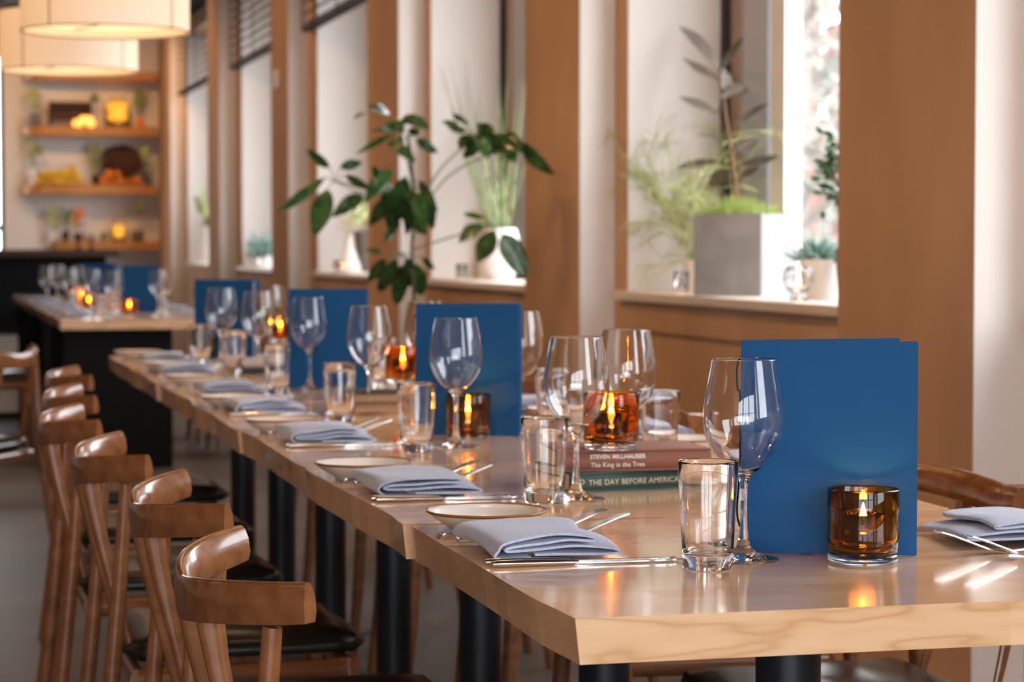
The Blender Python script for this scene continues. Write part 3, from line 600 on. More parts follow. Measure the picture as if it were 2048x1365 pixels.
def build_napkin(seed, label=None):
    rnd = random.Random(seed)
    prof = [(.050, .004), (.012, .0035), (.001, .008), (.000, .016), (.008, .0255), (.04, .0295), (.085, .0315), (.122, .0300), (.137, .0265), (.128, .0235), (.095, .0240), (.06, .0210), (.022, .0205), (.009, .0175), (.018, .0145), (.06, .0140), (.10, .0165), (.135, .0155), (.158, .0125), (.1665, .0085), (.155, .0060), (.11, .0062), (.055, .0075)]
    ph = [rnd.uniform(0, 6) for _ in range(6)]
    n = 24; Ln = .182; bm = B(); rows = []
    for i in range(n+1):
        v = i/n
        pts = [Vector((x, z, 0)) for x, z in prof]
        for q in pts:
            lvl = q.y/.03
            q.x += .004*math.sin(5*v+ph[0]+6*lvl)+.004*v*(1 if q.x > .1 else 0) + .010*(1-v)*(.3-lvl)*(q.x/.16) - .006*v*v*(q.x < .02)
            q.y = q.y*(1-.22*v+.05*math.sin(7*v+ph[1]+q.x*30)) + .0014*math.sin(q.x*45+ph[2]+3*v)*lvl + .0085*min(1, v*1.4)*(.35+.65*min(1, lvl+.4))
        sm = cr([(q.x, q.y, 0) for q in pts], 4)
        a, b_ = [], []
        T = .0016
        for k, q in enumerate(sm):
            t = (sm[min(k+1, len(sm)-1)]-sm[max(k-1, 0)]).normalized(); nr = Vector((-t.y, t.x, 0))
            a.append(q+nr*T); b_.append(q-nr*T)
        ring = a+b_[::-1]
        e = 0.004*math.sin(PI*min(1, 0)) 
        rows.append([bm.verts.new((q.x, v*Ln+.006*math.sin(q.x*22+ph[3])*(1-v)+(.02*(q.x/.16))*v*-1, max(.0003, q.y))) for q in ring])
    m_ = len(rows[0]); h = m_//2
    for p, q in zip(rows, rows[1:]):
        for k in range(m_): bm.faces.new((p[k], p[(k+1) % m_], q[(k+1) % m_], q[k]))
    for rw in (rows[0], rows[-1]):
        for k in range(h-1): bm.faces.new((rw[k], rw[k+1], rw[m_-2-k], rw[m_-1-k]))
    o = obj('napkin', bm, M['cloth'], None, True, 60)
    return tag(o, label, 'napkin', 'folded pale blue napkins')
def build_plate(label=None):
    r = empty('bread_plate', label=label, cat='plate', group='small white plates with brown rims')
    bm = B(); lathe(bm, [(0, .002), (.040, .002), (.042, 0), (.045, 0), (.046, .003), (.058, .009), (.070, .017), (.0785, .0245), (.0790, .0262), (.0772, .0262), (.069, .0195), (.056, .0115), (.044, .0068), (.02, .0055), (0, .0055)], 64); obj('dish', bm, M['china'], r, True)
    bm = B(); lathe(bm, [(.0782, .0232), (.0806, .0248), (.0810, .0266), (.0798, .0276), (.0778, .0272), (.0768, .0258)], 64, closed=True); obj('brown_rim', bm, M['rim'], r, True)
    return r
kn0, fk0, pl0 = knife(), fork(), build_plate()
nk = [build_napkin(5), build_napkin(8), build_napkin(21)]
used = set()
def first(o, src, copier):
    if id(src) not in used: used.add(id(src)); return src
    return copier(src)
def cpo(o):
    c = o.copy(); COL.objects.link(c); return c
def setting(x, y, rz, who, far=False, napv=0):
    """origin at the knife handle end; local x runs in from the table edge"""
    z = TOP+.0003; R_ = Matrix.Rotation(rz, 3, 'Z')
    def P(u, v): q = R_ @ Vector((u, v, 0)); return (x+q.x, y+q.y)
    gsuf = ' of the far tables' if far else ''
    for u, v, a, w_ in ((.0, 0, .012, 'outer'), (-.004, .019, -.012, 'inner')):
        o = first(None, kn0, copy_tree); place(o, (*P(u, v), z), rz+a, f'{w_} steel knife lying beside the napkin of the {who} place'); o['group'] = 'table knives laid by the napkins'+gsuf
    for u, v, a, w_ in ((.012, .235, .05, 'longer-showing'), (-.004, .272, .10, 'half-covered rear')):
        o = first(None, fk0, copy_tree); place(o, (*P(u, v), z), rz+a, f'{w_} fork under the napkin of the {who} place'); o['group'] = 'forks tucked under the napkins'+gsuf
    src = nk[napv % 3]; o = first(None, src, cpo)
    o.scale = (.93, 1, .9); place(o, (*P(.013, .034), z+.0012), rz+.0, f'folded pale blue linen napkin of the {who} place'); o['group'] = 'folded pale blue napkins'+gsuf
def plate(x, y, who, far=False):
    o = first(None, pl0, copy_tree); place(o, (x, y, TOP+.0002), x*9+y, f'small white plate with brown rim, {who}')
    if far: o['group'] = 'small plates of the far tables'
for i, (x, y) in enumerate([(.649, 2.632), (.651, 3.345), (.672, 4.285), (.676, 5.105), (.684, 5.745), (.679, 6.68), (.69, 7.33)]):
    setting(x, y, .0, f'{ordn[i]} left-side', napv=i)
for i, (x, y) in enumerate([(.729, 2.985), (.700, 3.70), (.718, 4.66), (.716, 5.40), (.727, 6.28), (.73, 7.0), (.718, 7.76)]):
    plate(x, y, f'{ordn[i]} along the left table edge')
for i, y in enumerate([2.845, 3.72, 4.42, 5.22, 6.05, 6.85, 7.65]):
    setting(1.432, y, PI, f'{ordn[i]} window-side', napv=i+1)
for i, y in enumerate([3.32, 4.02, 4.82, 5.62, 6.45, 7.2]):
    plate(1.345, y, f'{ordn[i]} along the window-side table edge')
for i, y in enumerate([12.0, 12.8, 13.6, 14.4, 15.3]):
    setting(.73, y, 0, ['nearest', 'second', 'third', 'fourth', 'farthest'][i]+' left-side far-table', True, i)
    plate(.80, y+.42, f'{["nearest", "second", "third", "fourth", "farthest"][i]} on the left of the far tables', True)
for i, y in enumerate([12.45, 13.3, 14.2]):
    setting(1.50, y, PI, ['nearest', 'second', 'third'][i]+' right-side far-table', True, i+2)
fl = ['leftmost', 'second from the left', 'middle', 'fourth from the left', 'rightmost', 'back-row left', 'hindmost']
for i, (x, y) in enumerate(FARGLASS):
    o = place(copy_tree(w0), (x, y, TOP), i, f'{fl[i]} of the blurred wine glasses on the far table'); o['group'] = 'wine glasses on the far table'
for i, (x, y) in enumerate(FARTUMBLER):
    o = cpo(t0); place(o, (x, y, TOP+.0002), i, f'{["second", "third", "rightmost", "leftmost"][i]} of the blurred tumblers on the far table'); o['group'] = 'tumblers on the far table'
for i, (x, y) in enumerate([FARHOLDER, (.98, 13.6), (1.05, 15.2)]):
    o = place(copy_tree(h0), (x, y, TOP+.0003), i, ['glowing amber candle holder in front of the far menu', 'amber candle holder among the glasses on the far table', 'hindmost amber candle holder on the far tables'][i]); o['group'] = 'candle holders on the far tables'

# ---------------------------------------------------------------- plants
def leaf_mesh(bm, a, b, w, droop=.12, roll=0, fold=.18, n=9, shape=1.0):
    a, b = Vector(a), Vector(b); d = b-a; L = d.length; dn = d.normalized()
    side = dn.cross(Vector((-.3, -.95, .12)))
    if side.length < .15: side = dn.cross(Vector((0, 0, 1)))
    side.normalize(); side = Matrix.Rotation(roll, 3, dn) @ side; up = side.cross(dn)
    rows = []
    for i in range(n+1):
        t = i/n; c = a+d*t+up*L*droop*4*t*(1-t)*.5
        ww = w*.5*(math.sin(PI*min(1, t**.85))**.75 if 0 < t < 1 else .02)*shape
        wav = .05*w*math.sin(9*t)
        rows.append([bm.verts.new(c-side*ww+up*(ww*fold+wav)), bm.verts.new(c-side*ww*.5+up*ww*fold*.3), bm.verts.new(c), bm.verts.new(c+side*ww*.5+up*ww*fold*.3), bm.verts.new(c+side*ww+up*(ww*fold-wav))])
    for p, q in zip(rows, rows[1:]):
        for k in range(4): bm.faces.new((p[k], p[k+1], q[k+1], q[k]))
def thick(o, t=.0008):
    m = o.modifiers.new('thickness', 'SOLIDIFY'); m.thickness = t; m.offset = 0; return o
rp = empty('potted_umbrella_plant', (1.73, 8.28, 0), 0, 'tall dark-leaved umbrella plant rising behind the blue menus between tables and windows', 'plant')
def loc_(p, base=(1.73, 8.28, 0)): return tuple(p[i]-base[i] for i in range(3))
TK = [loc_(p) for p in TRUNK]
base_xy = (TK[0][0], TK[0][1])
bm = B(); tube(bm, cr([(base_xy[0]+.02, base_xy[1], .36), (base_xy[0]+.01, base_xy[1], .6)]+TK, 6), .0065, 8)
obj('stem', bm, M['stem_dark'], rp, True)
bm = B()
for q in PETIOLE: tube(bm, cr([loc_(p) for p in q], 6), .0035, 6)
rnd = random.Random(3)
for a, b, w in LEAVES:
    hub = min((Vector(loc_(h)) for h in HUBS.values()), key=lambda h: (h-Vector(loc_(a))).length)
    if (hub-Vector(loc_(a))).length < .18: tube(bm, [hub, Vector(loc_(a))], .0018, 5)
obj('leaf_stalks', bm, M['stem_green'], rp, True)
for k, (a, b, w) in enumerate(LEAVES):
    bm = B(); leaf_mesh(bm, loc_(a), loc_(b), w*1.12, rnd.uniform(-.2, .2), rnd.uniform(-.55, .55), .2)
    thick(obj('leaf', bm, M['leaf_dark'], rp, True))
bm = B(); lathe(bm, [(0, 0), (.15, 0), (.19, .36), (.20, .38), (.18, .38), (.17, .34), (0, .34)], 36, (base_xy[0], base_xy[1], 0)); obj('pot', bm, M['white_pot'], rp, True, 40)
bm = B(); lathe(bm, [(0, .345), (.165, .342), (.168, .350), (0, .362)], 24, (base_xy[0], base_xy[1], 0)); obj('soil', bm, M['soil'], rp, True)

# nearest window sill: concrete cube with rubber plant
Z = SILL+.0005
cx, cyy = 2.575, 7.075
cu_ = empty('potted_rubber_plant', (cx, cyy, Z), 0, 'bronze-leaved rubber plant in a grey concrete cube pot on the nearest window sill', 'plant')
Rq = Matrix.Rotation(math.radians(-48), 4, 'Z') @ Matrix.Scale(1.02, 4, (1, 0, 0)) @ Matrix.Scale(1.02, 4, (0, 1, 0))
bm = B()
for (x0, x1, y0, y1) in ((-.118, .118, -.118, -.100), (-.118, .118, .100, .118), (-.118, -.100, -.1, .1), (.100, .118, -.1, .1)): box(bm, x0, x1, y0, y1, 0, .258, Rq)
box(bm, -.1, .1, -.1, .1, 0, .03, Rq)
obj('cube_pot', bm, M['concrete'], cu_)
bm = B(); box(bm, -.0995, .0995, -.0995, .0995, .03, .244, Rq); obj('soil', bm, M['soil'], cu_)
bm = B(); rnd = random.Random(9)
for k in range(1100):
    u, v = rnd.uniform(-.11, .11), rnd.uniform(-.11, .11); p = Rq @ Vector((u, v, .243)); h = rnd.uniform(.02, .075)*(1.2-6*abs(u+.02)); h = max(.01, h); dx, dy = rnd.uniform(-.02, .02), rnd.uniform(-.02, .02)
    s = .003; vs = [bm.verts.new((p.x-s, p.y, p.z)), bm.verts.new((p.x+s, p.y, p.z)), bm.verts.new((p.x+dx, p.y+dy, p.z+h))]; bm.faces.new(vs)
tag(obj('moss', bm, M['leaf_moss'], cu_), kind='stuff')
def off(p, o): return tuple(p[i]-o[i] for i in range(3))
oc = (cx, cyy, Z)
RS = [off(p, oc) for p in RSTEM]; sh = Vector((0, 0, .24))-Vector(RS[0]); 
RS2 = [RS[0][:2]+(.235,)]+RS[1:]
bm = B(); tube(bm, cr(RS2, 5), [.007-.00012*i for i in range(26)], 8); obj('stem', bm, M['stem'], cu_, True)
rnd = random.Random(6)
for a, b, w in RUBBER:
    aa = Vector(off(a, oc)); st = min((Vector(p) for p in cr(RS2, 5)), key=lambda p: (p-aa).length)
    bm = B(); tube(bm, [st, aa], .0016, 5, caps=False); leaf_mesh(bm, off(a, oc), off(b, oc), w*1.15, rnd.uniform(-.02, .10), rnd.uniform(-.4, .4), .15); thick(obj('leaf', bm, M['leaf_rubber'], cu_, True))
# wispy shrub
sh_ = empty('wispy_pencil_plant', (2.60, 7.60, Z), 0, 'wispy light green pencil plant left of the concrete cube on the nearest sill', 'plant')
bm = B(); rnd = random.Random(12)
def twig(p, d, L, r, lvl):
    pts = [p]; q = Vector(p); d = Vector(d).normalized()
    for k in range(4):
        d = (d+Vector((rnd.uniform(-.25, .25), rnd.uniform(-.25, .25), rnd.uniform(-.18, .16)-.04*lvl))).normalized(); q = q+d*L/4
        q.x = max(q.x, -.21)
        if q.x > -.175: q.y = min(q.y, .262)
        q.x = min(q.x, .155); pts.append(q.copy())
    tube(bm, pts, [r, r*.85, r*.7, r*.6, r*.4], 5, caps=False)
    if lvl < 3:
        for k in range(rnd.choice((2, 3)) if lvl else 4):
            i = rnd.choice((1, 2, 3, 4)); dd = (d+Vector((rnd.uniform(-.8, .8), rnd.uniform(-.8, .8), rnd.uniform(-.3, .5)))).normalized(); twig(pts[i], dd, L*rnd.uniform(.5, .8), r*.7, lvl+1)
for k in range(12): twig(Vector((rnd.uniform(-.03, .03), rnd.uniform(-.03, .03), .10)), (rnd.uniform(-.5, .25), rnd.uniform(-.5, 1.1), rnd.uniform(.45, 1.3)), rnd.uniform(.24, .42), .0046, 0)
for k in range(5): twig(Vector((rnd.uniform(-.03, .03), rnd.uniform(-.03, .03), .11)), (rnd.uniform(-.8, .1), rnd.uniform(-.3, 1.), rnd.uniform(.0, .3)), rnd.uniform(.14, .2), .003, 1)
tag(obj('twigs', bm, M['leaf_pale'], sh_, True), kind='stuff')
bm = B(); lathe(bm, [(0, 0), (.045, 0), (.058, .10), (.06, .11), (.053, .11), (.05, .09), (0, .09)], 28); obj('pot', bm, M['white_pot'], sh_, True, 40)
# votives, globe, succulent, jade plant
def votive(x, y, label, rg=.026, h=.072, shape='cup'):
    r = empty('tealight_glass', (x, y, Z), 0, label, 'candle holder', 'small clear candle glasses on the window sills')
    if shape == 'cup': pr = [(0, 0), (rg*.85, 0), (rg*.9, .004), (rg, h), (rg-.0018, h), (rg*.9-.003, .01), (0, .009)]
    else: pr = [(0, 0), (.028, 0), (.028, .016), (.022, .020), (.036, .036), (.046, .058), (.045, .078), (.034, .098), (.0325, .0975), (.0432, .077), (.0442, .058), (.0345, .038), (.018, .026), (0, .025)]
    bm = B(); lathe(bm, pr, 36); obj('glass_cup', bm, M['smoke'] if shape != 'cup' else M['glass'], r, True)
    zb = .0105 if shape == 'cup' else .0265
    bm = B(); lathe(bm, [(0, zb), (.016, zb), (.016, zb+.014), (0, zb+.014)], 20); obj('wax', bm, M['wax'], r, True, 40)
    bm = B(); tube(bm, [(0, 0, zb+.014), (0, 0, zb+.021)], .0007, 5); obj('wick', bm, M['wick'], r)
    f = obj('flame', flame_bm(), M['flame'], r, True); f.location = (0, 0, zb+.020)
    return r
votive(2.47, 7.40, 'small clear candle glass at the left foot of the concrete cube')
votive(2.47, 6.34, 'round smoked glass candle globe right of the concrete cube', shape='globe')
votive(2.50, 10.74, 'small candle glass on the second sill, left of the egg-shaped white pot', .028, .07)
votive(2.48, 13.92, 'small candle glass on the third sill beside the white flask', .028, .065)
votive(2.46, 16.95, 'small candle glass on the fourth sill under the blue agave', .03, .07)
def pot(parent, prof, mt, c=(0, 0, 0), nm='pot'):
    bm = B(); lathe(bm, prof, 36, c); return obj(nm, bm, mt, parent, True, 40)
r = empty('potted_echeveria', (2.62, 6.545, Z), 0, 'blue-green succulent in a white round pot beside the candle globe', 'plant')
pot(r, [(0, 0), (.058, 0), (.064, .11), (.066, .118), (.060, .118), (.057, .10), (0, .10)], M['white_pot'])
bm = B(); rnd = random.Random(2)
for k in range(46):
    a = k*2.4; e = .15+1.1*(1-k/46); rr = .095*(.6+.4*k/46)*rnd.uniform(.8, 1.1); el = 1.25*(1-k/46)+.05
    d = Vector((math.cos(a)*math.cos(el), math.sin(a)*math.cos(el), math.sin(el))); p0 = Vector((0, 0, .108))+d*.008
    tube(bm, [p0, p0+d*rr*.35, p0+d*rr*.7+Vector((0, 0, .004)), p0+d*rr+Vector((0, 0, .012))], [.004, .0085, .008, .0008], 7)
obj('rosette', bm, M['leaf_blue'], r, True)
bm = B(); lathe(bm, [(0, .101), (.056, .101), (.056, .106), (0, .108)], 24); obj('soil', bm, M['soil'], r)
r = empty('potted_jade_plant', (2.66, 6.375, Z), 0, 'dark green jade plant half hidden behind the wide pillar, on the nearest sill', 'plant')
pot(r, [(0, 0), (.05, 0), (.06, .15), (.055, .15), (.05, .13), (0, .13)], M['dark_pot'])
bm = B(); tube(bm, [(0, 0, .12), (.0, .05, .25), (-.01, .14, .36)], [.010, .008, .005], 8); tube(bm, [(0, .02, .18), (.0, -.04, .34)], [.007, .004], 6); tube(bm, [(-.01, .14, .36), (-.01, .17, .46)], [.005, .003], 6); obj('stem', bm, M['stem'], r, True)
bm = B(); rnd = random.Random(7)
for k in range(130):
    c = Vector((rnd.gauss(0, .03), rnd.gauss(.15, .05), rnd.gauss(.38, .06))) if k % 3 else Vector((rnd.gauss(0, .03), rnd.gauss(-.02, .05), rnd.gauss(.35, .05)))
    d = Vector((rnd.uniform(-1, 1), rnd.uniform(-1, 1), rnd.uniform(-.2, 1))).normalized()
    leaf_mesh(bm, c, c+d*.034, .017, .1, rnd.uniform(-1, 1), .1, 4)
thick(obj('foliage', bm, M['leaf_dark'], r, True), .003)
# second window: grass in egg pot, small vase
r = empty('potted_grass', (2.60, 10.40, Z), 0, 'spiky green grass plant in an egg-shaped white pot on the second window sill', 'plant')
pot(r, [(0, 0), (.055, 0), (.095, .06), (.10, .12), (.088, .19), (.075, .235), (.068, .235), (.08, .19), (.09, .12), (.05, .03), (0, .03)], M['white_pot'])
bm = B(); rnd = random.Random(5)
for k in range(24):
    a = rnd.uniform(0, 2*PI); s = rnd.uniform(.15, .7); L = rnd.uniform(.35, .85) if k % 3 else rnd.uniform(.6, .98)
    if rnd.random() < .5: a = rnd.uniform(1.0, 2.3)
    p0 = Vector((rnd.uniform(-.04, .04), rnd.uniform(-.04, .04), .19)); d = Vector((math.cos(a)*s*.35, math.sin(a)*s*1.7, 1))
    q1 = p0+d*L*.5; q2 = p0+d*L+Vector((0, math.sin(a)*.10*s, -.10*s)); q1.x = min(q1.x, .155); q2.x = min(q2.x, .155); q1.y = min(q1.y, .66); q2.y = min(q2.y, .66)
    tube(bm, cr([p0, q1, q2], 4), [.0058, .0055, .005, .0045, .004, .0034, .0026, .0016, .0006], 5, flat=.4)
tag(obj('blades', bm, M['leaf_green'], r, True), kind='stuff')
r = empty('bud_vase', (2.68, 10.98, Z), 0, 'slender pinkish vase with small sprigs behind the second sill candle', 'vase')
pot(r, [(0, 0), (.03, 0), (.04, .05), (.03, .12), (.018, .18), (.024, .20), (.02, .2), (.013, .18), (.02, .1), (0, .02)], M['white_pot'], nm='vase_body')
bm = B(); rnd = random.Random(8)
for k in range(26):
    q = Vector((rnd.uniform(-.05, .05), rnd.uniform(-.06, .06), rnd.uniform(.25, .36))); tube(bm, [(0, 0, .17), q], .0012, 4)
    leaf_mesh(bm, q, q+Vector((rnd.uniform(-.03, .03), rnd.uniform(-.03, .03), .02)), .014, n=3)
obj('sprigs', bm, M['leaf_pale'], r, True)
# third window: flask with blossoms, leaning dark pot
r = empty('flask_vase', (2.56, 13.98, Z), 0, 'white flask vase with cream blossoms on the third window sill', 'vase')
pot(r, [(0, 0), (.075, 0), (.085, .012), (.06, .06), (.022, .15), (.018, .20), (.024, .215), (.02, .215), (.012, .19), (.016, .15), (.05, .05), (0, .01)], M['white_pot'], nm='vase_body')
bm = B(); rnd = random.Random(14)
M['cream'] = mat('cream_petals', (.72, .66, .48), .7)
for k in range(60):
    c = Vector((rnd.gauss(0, .035), rnd.gauss(0, .045), rnd.gauss(.32, .045))); tube(bm, [(0, 0, .2), c], .001, 4, caps=False); lathe(bm, [(0, -.009), (.011, 0), (.006, .008), (0, .009)], 6, c)
obj('blossoms', bm, M['cream'], r, True)
r = empty('potted_trailing_plant', (2.62, 13.62, Z), 0, 'tall dark pot with light green foliage beside the white flask', 'plant')
pot(r, [(0, 0), (.05, 0), (.085, .12), (.10, .24), (.092, .24), (.078, .12), (0, .03)], M['dark_pot'])
bm = B(); rnd = random.Random(15)
for k in range(90):
    c = Vector((rnd.gauss(0, .05), rnd.gauss(0, .06), .27+abs(rnd.gauss(0, .06)))); leaf_mesh(bm, c, c+Vector((rnd.uniform(-.04, .04), rnd.uniform(-.04, .04), rnd.uniform(-.01, .04))), .022, n=3)
leaf_mesh(bm, (0, -.03, .25), (-.05, .17, .07), .03)
obj('foliage', bm, M['leaf_pale'], r, True)
r = empty('potted_agave', (2.53, 17.42, Z), 0, 'blue-grey agave in a low white pot on the fourth window sill', 'plant')
pot(r, [(0, 0), (.07, 0), (.085, .07), (.078, .07), (.065, .05), (0, .05)], M['white_pot'])
for k in range(18):
    a = k*2.4; el = .15+.9*(k/18); d = Vector((math.cos(a)*math.cos(el)*.55, math.sin(a)*math.cos(el), math.sin(el)))
    bm = B(); leaf_mesh(bm, Vector((0, 0, .06)), Vector((0, 0, .06))+d*.24, .055, .06, 0, .3); thick(obj('leaf', bm, M['leaf_blue'], r, True), .004)
r = empty('potted_orchid', (2.58, 20.9, Z), 0, 'arching green plant in a tall white pot on the farthest window sill', 'plant')
pot(r, [(0, 0), (.07, 0), (.10, .30), (.10, .32), (.09, .32), (.06, .04), (0, .04)], M['white_pot'])
bm = B(); rnd = random.Random(16)
for k in range(34):
    a = rnd.uniform(0, 2*PI); d = Vector((math.cos(a)*.3, math.sin(a), rnd.uniform(.2, 1.6))).normalized(); L = rnd.uniform(.15, .45)
    p0 = Vector((0, 0, .3)); q = p0+d*L; q.x = min(q.x, .15); tube(bm, [p0, p0+d*L*.6, q], .003, 5); leaf_mesh(bm, q, q+Vector((0, math.sin(a)*.12, -.09)), .04, n=4)
obj('foliage', bm, M['leaf_pale'], r, True)

# ---------------------------------------------------------------- far wall: shelves and what stands on them
SY = FARY-.28
def shelf(z, x0, x1, label):
    bm = B(); n = 10
    lo = [(x1, FARY-.001), (x1, SY)]+[(x0+.22-.22*math.sin(PI/2*k/n), SY+.22-.22*math.cos(PI/2*k/n)) for k in range(n+1)]+[(x0, FARY-.001)]
    a = [bm.verts.new((x, y, z-.085)) for x, y in lo]; b_ = [bm.verts.new((x, y, z)) for x, y in lo]
    for k in range(len(lo)): bm.faces.new((a[k], a[(k+1) % len(lo)], b_[(k+1) % len(lo)], b_[k]))
    bm.faces.new(a[::-1]); bm.faces.new(b_)
    tag(obj('wall_shelf', bm, M['shelf'], None, True, 40), label, 'shelf', 'oak shelves on the far wall')
ZS = [2.755, 2.235, 1.685, 1.155]
shelf(ZS[0], 1.05, 2.28, 'topmost oak shelf, mostly hidden behind the lamp shades'); shelf(ZS[1], 1.03, 2.28, 'second oak shelf from the top with the big glowing jar')
shelf(ZS[2], 1.03, 2.28, 'third oak shelf with fruit bowls and a topiary'); shelf(ZS[3], 1.3, 2.28, 'lowest oak shelf with vases and the yellow jar')
yb = FARY-.15
def ball(bm, c, r, s=8):
    lathe(bm, [(r*math.sin(PI*k/s), -r*math.cos(PI*k/s)) for k in range(s+1)], 12, c)
def vase_plant(x, z, hp, rp_, ht, mp_, ml_, name, label, seed, wd=.06, n=40, cat='plant'):
    r = empty(name, (x, yb, z+.0005), 0, label, cat); rnd = random.Random(seed)
    pot(r, [(0, 0), (rp_*.8, 0), (rp_, hp*.6), (rp_*.8, hp), (rp_*.7, hp), (rp_*.8, hp*.6), (0, .01)], mp_)
    bm = B(); tube(bm, [(0, 0, hp*.5), (0, 0, hp+(ht-hp)*.8)], .005, 6)
    for k in range(n):
        c = Vector((rnd.gauss(0, wd*.4), rnd.gauss(0, wd*.35), hp+(ht-hp)*rnd.uniform(.25, 1))); leaf_mesh(bm, c, c+Vector((rnd.uniform(-.05, .05), rnd.uniform(-.03, .03), rnd.uniform(-.02, .06))), .035, n=3)
    obj('foliage', bm, ml_, r, True)
def fruit_pile(x, z, n, rr, spread, mt, name, label, group, cat='fruit', tiers=3, y=0):
    rnd = random.Random(n); cnt = 0; 
    for t in range(tiers):
        k_ = max(1, n-t*max(1, n//tiers)); 
        for k in range(k_):
            if cnt >= 7: return
            bm = B(); ball(bm, (0, 0, 0), rr*rnd.uniform(.9, 1.05)); o = obj(name, bm, mt, None, True)
            o.location = (x+(k-(k_-1)/2)*rr*1.9+.2*rr*t, yb+y-.03*(t % 2)+.04*((k % 2)-.5), z+rr+t*rr*1.45)
            tag(o, label.replace('one of the', 'upper one of the') if t else label, cat, group); cnt += 1
def jar(x, z, h, r0, label, mt, fruit=True):
    r = empty('glass_jar', (x, yb, z+.0005), 0, label, 'jar')
    bm = B(); lathe(bm, [(0, 0), (r0, 0), (r0*1.02, h*.1), (r0, h*.75), (r0*.6, h*.93), (r0*.6, h), (r0*.56, h), (r0*.55, h*.92), (r0*.93, h*.74), (r0*.93, h*.1), (0, h*.05)], 28); obj('jar_glass', bm, M['smoke'], r, True)
    rnd = random.Random(3); bm = B(); rf = r0*.36
    for t in range(int(h*.75/(rf*1.5))):
        for k in range(4): a = k*PI/2+t*.8; ball(bm, (r0*.48*math.cos(a), r0*.48*math.sin(a), h*.09+rf+t*rf*1.45), rf)
    obj('lemons_inside', bm, mt, r, True)
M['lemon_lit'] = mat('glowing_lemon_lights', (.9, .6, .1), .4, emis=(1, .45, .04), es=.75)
jar(1.915, ZS[1], .28, .125, 'big jar of glowing yellow fruit on the second shelf', M['lemon_lit'])
jar(1.92, ZS[3], .21, .075, 'smaller jar of yellow fruit on the lowest shelf', M['lemon_lit'])
r = empty('wicker_frame', (1.47, yb, ZS[1]+.0005), 0, 'dark wicker handled box on the second shelf', 'basket')
bm = B(); box(bm, -.20, .20, -.05, .05, .19, .235); box(bm, -.20, -.165, -.05, .05, 0, .19); box(bm, .165, .20, -.05, .05, .0, .19); obj('frame', bm, M['wicker'], r)
bm = B(); box(bm, -.165, .165, .03, .045, .06, .19); obj('back_panel', bm, M['wicker'], r)
bm = B()
for k in range(7): ball(bm, ((k-3)*.03*(1 if k < 5 else .6), -.01*(k % 2), .032+.034*(k in (2, 3, 4))), .036)
o = obj('salt_rock_light', bm, M['salt'], None, True); o.location = (1.61, yb-.11, ZS[1]); tag(o, 'glowing orange salt rocks in front of the wicker box', 'light')
vase_plant(1.14, ZS[1], .13, .06, .34, M['dark_pot'], M['leaf_pale'], 'potted_herb', 'small plant in a dark pot at the left end of the second shelf', 31)
vase_plant(2.13, ZS[1], .09, .04, .36, M['orange'], M['leaf_green'], 'potted_cypress', 'small pointed shrub in an orange pot at the right end of the second shelf', 32, .04)
vase_plant(1.71, ZS[2], .10, .045, .37, M['wicker'], M['leaf_green'], 'potted_topiary', 'little cone-shaped topiary in the middle of the third shelf', 33, .05, 60)
vase_plant(1.12, ZS[2], .16, .04, .38, M['white_pot'], M['leaf_pale'], 'sprig_vase', 'white vase with a green sprig at the left end of the third shelf', 34, .05, 25)
vase_plant(2.19, ZS[2], .14, .05, .36, M['smoke'], M['leaf_pale'], 'sprig_vase', 'glass vase with greenery at the right end of the third shelf', 35, .08, 25)
fruit_pile(1.29, ZS[2], 4, .042, .1, M['lemon'], 'lemon', 'one of the blurred lemons heaped left on the third shelf', 'lemons on the third shelf')
fruit_pile(1.47, ZS[2], 3, .042, .1, M['lemon'], 'lemon', 'one of the blurred lemons in the small middle heap on the third shelf', 'middle heap of lemons on the third shelf')
bm = B(); box(bm, -.17, .17, -.04, .05, .09, .11); box(bm, -.17, -.15, -.04, .05, 0, .09); box(bm, .15, .17, -.04, .05, 0, .09); o = obj('fruit_tray', bm, M['black'], None); o.location = (1.31, yb+.05, ZS[2]+.0005); tag(o, 'dark footed tray behind the lemons on the third shelf', 'tray')
bm = B(); lathe(bm, [(0, 0), (.10, 0), (.19, .11), (.20, .13), (.185, .13), (.09, .02), (0, .02)], 28, M=Matrix.Translation((0, .05, .10)) @ Matrix.Rotation(.9, 4, 'X')); o = obj('tipped_basket', bm, M['wicker'], None, True); o.location = (1.95, yb+.03, ZS[2]+.05); tag(o, 'dark basket tipped on its side spilling oranges on the third shelf', 'basket')
fruit_pile(1.93, ZS[2], 5, .042, .1, M['orange'], 'orange', 'one of the blurred oranges spilling from the dark basket', 'oranges on the third shelf', y=-.09)
for k, (x, hh, mt_, ml2) in enumerate(((1.30, .16, M['white_pot'], M['leaf_pale']), (1.42, .18, M['wicker'], M['leaf_green']), (1.535, .14, M['wicker'], M['orange']))):
    vase_plant(x, ZS[3], hh*.55, .035, .30, mt_, ml2, 'flower_vase', ['white vase of pale leaves, left on the lowest shelf', 'dark vase of green leaves on the lowest shelf', 'dark vase of orange flowers on the lowest shelf'][k], 40+k, .06, 30, 'vase')
for k, (x, rr) in enumerate(((1.66, .08),)):
    bm = B(); lathe(bm, [(0, 0), (rr*.5, 0), (rr, .09), (rr*.94, .09), (rr*.45, .015), (0, .015)], 28); o = obj('white_bowl', bm, M['white_pot'], None, True); o.location = (x, yb, ZS[3]+.0005); tag(o, 'white bowl in the middle of the lowest shelf', 'bowl')
bm = B(); ball(bm, (0, 0, 0), .045); o = obj('green_apple', bm, M['leaf_green'], None, True); o.location = (1.78, yb-.05, ZS[3]+.046); tag(o, 'green fruit left of the small yellow jar', 'fruit')
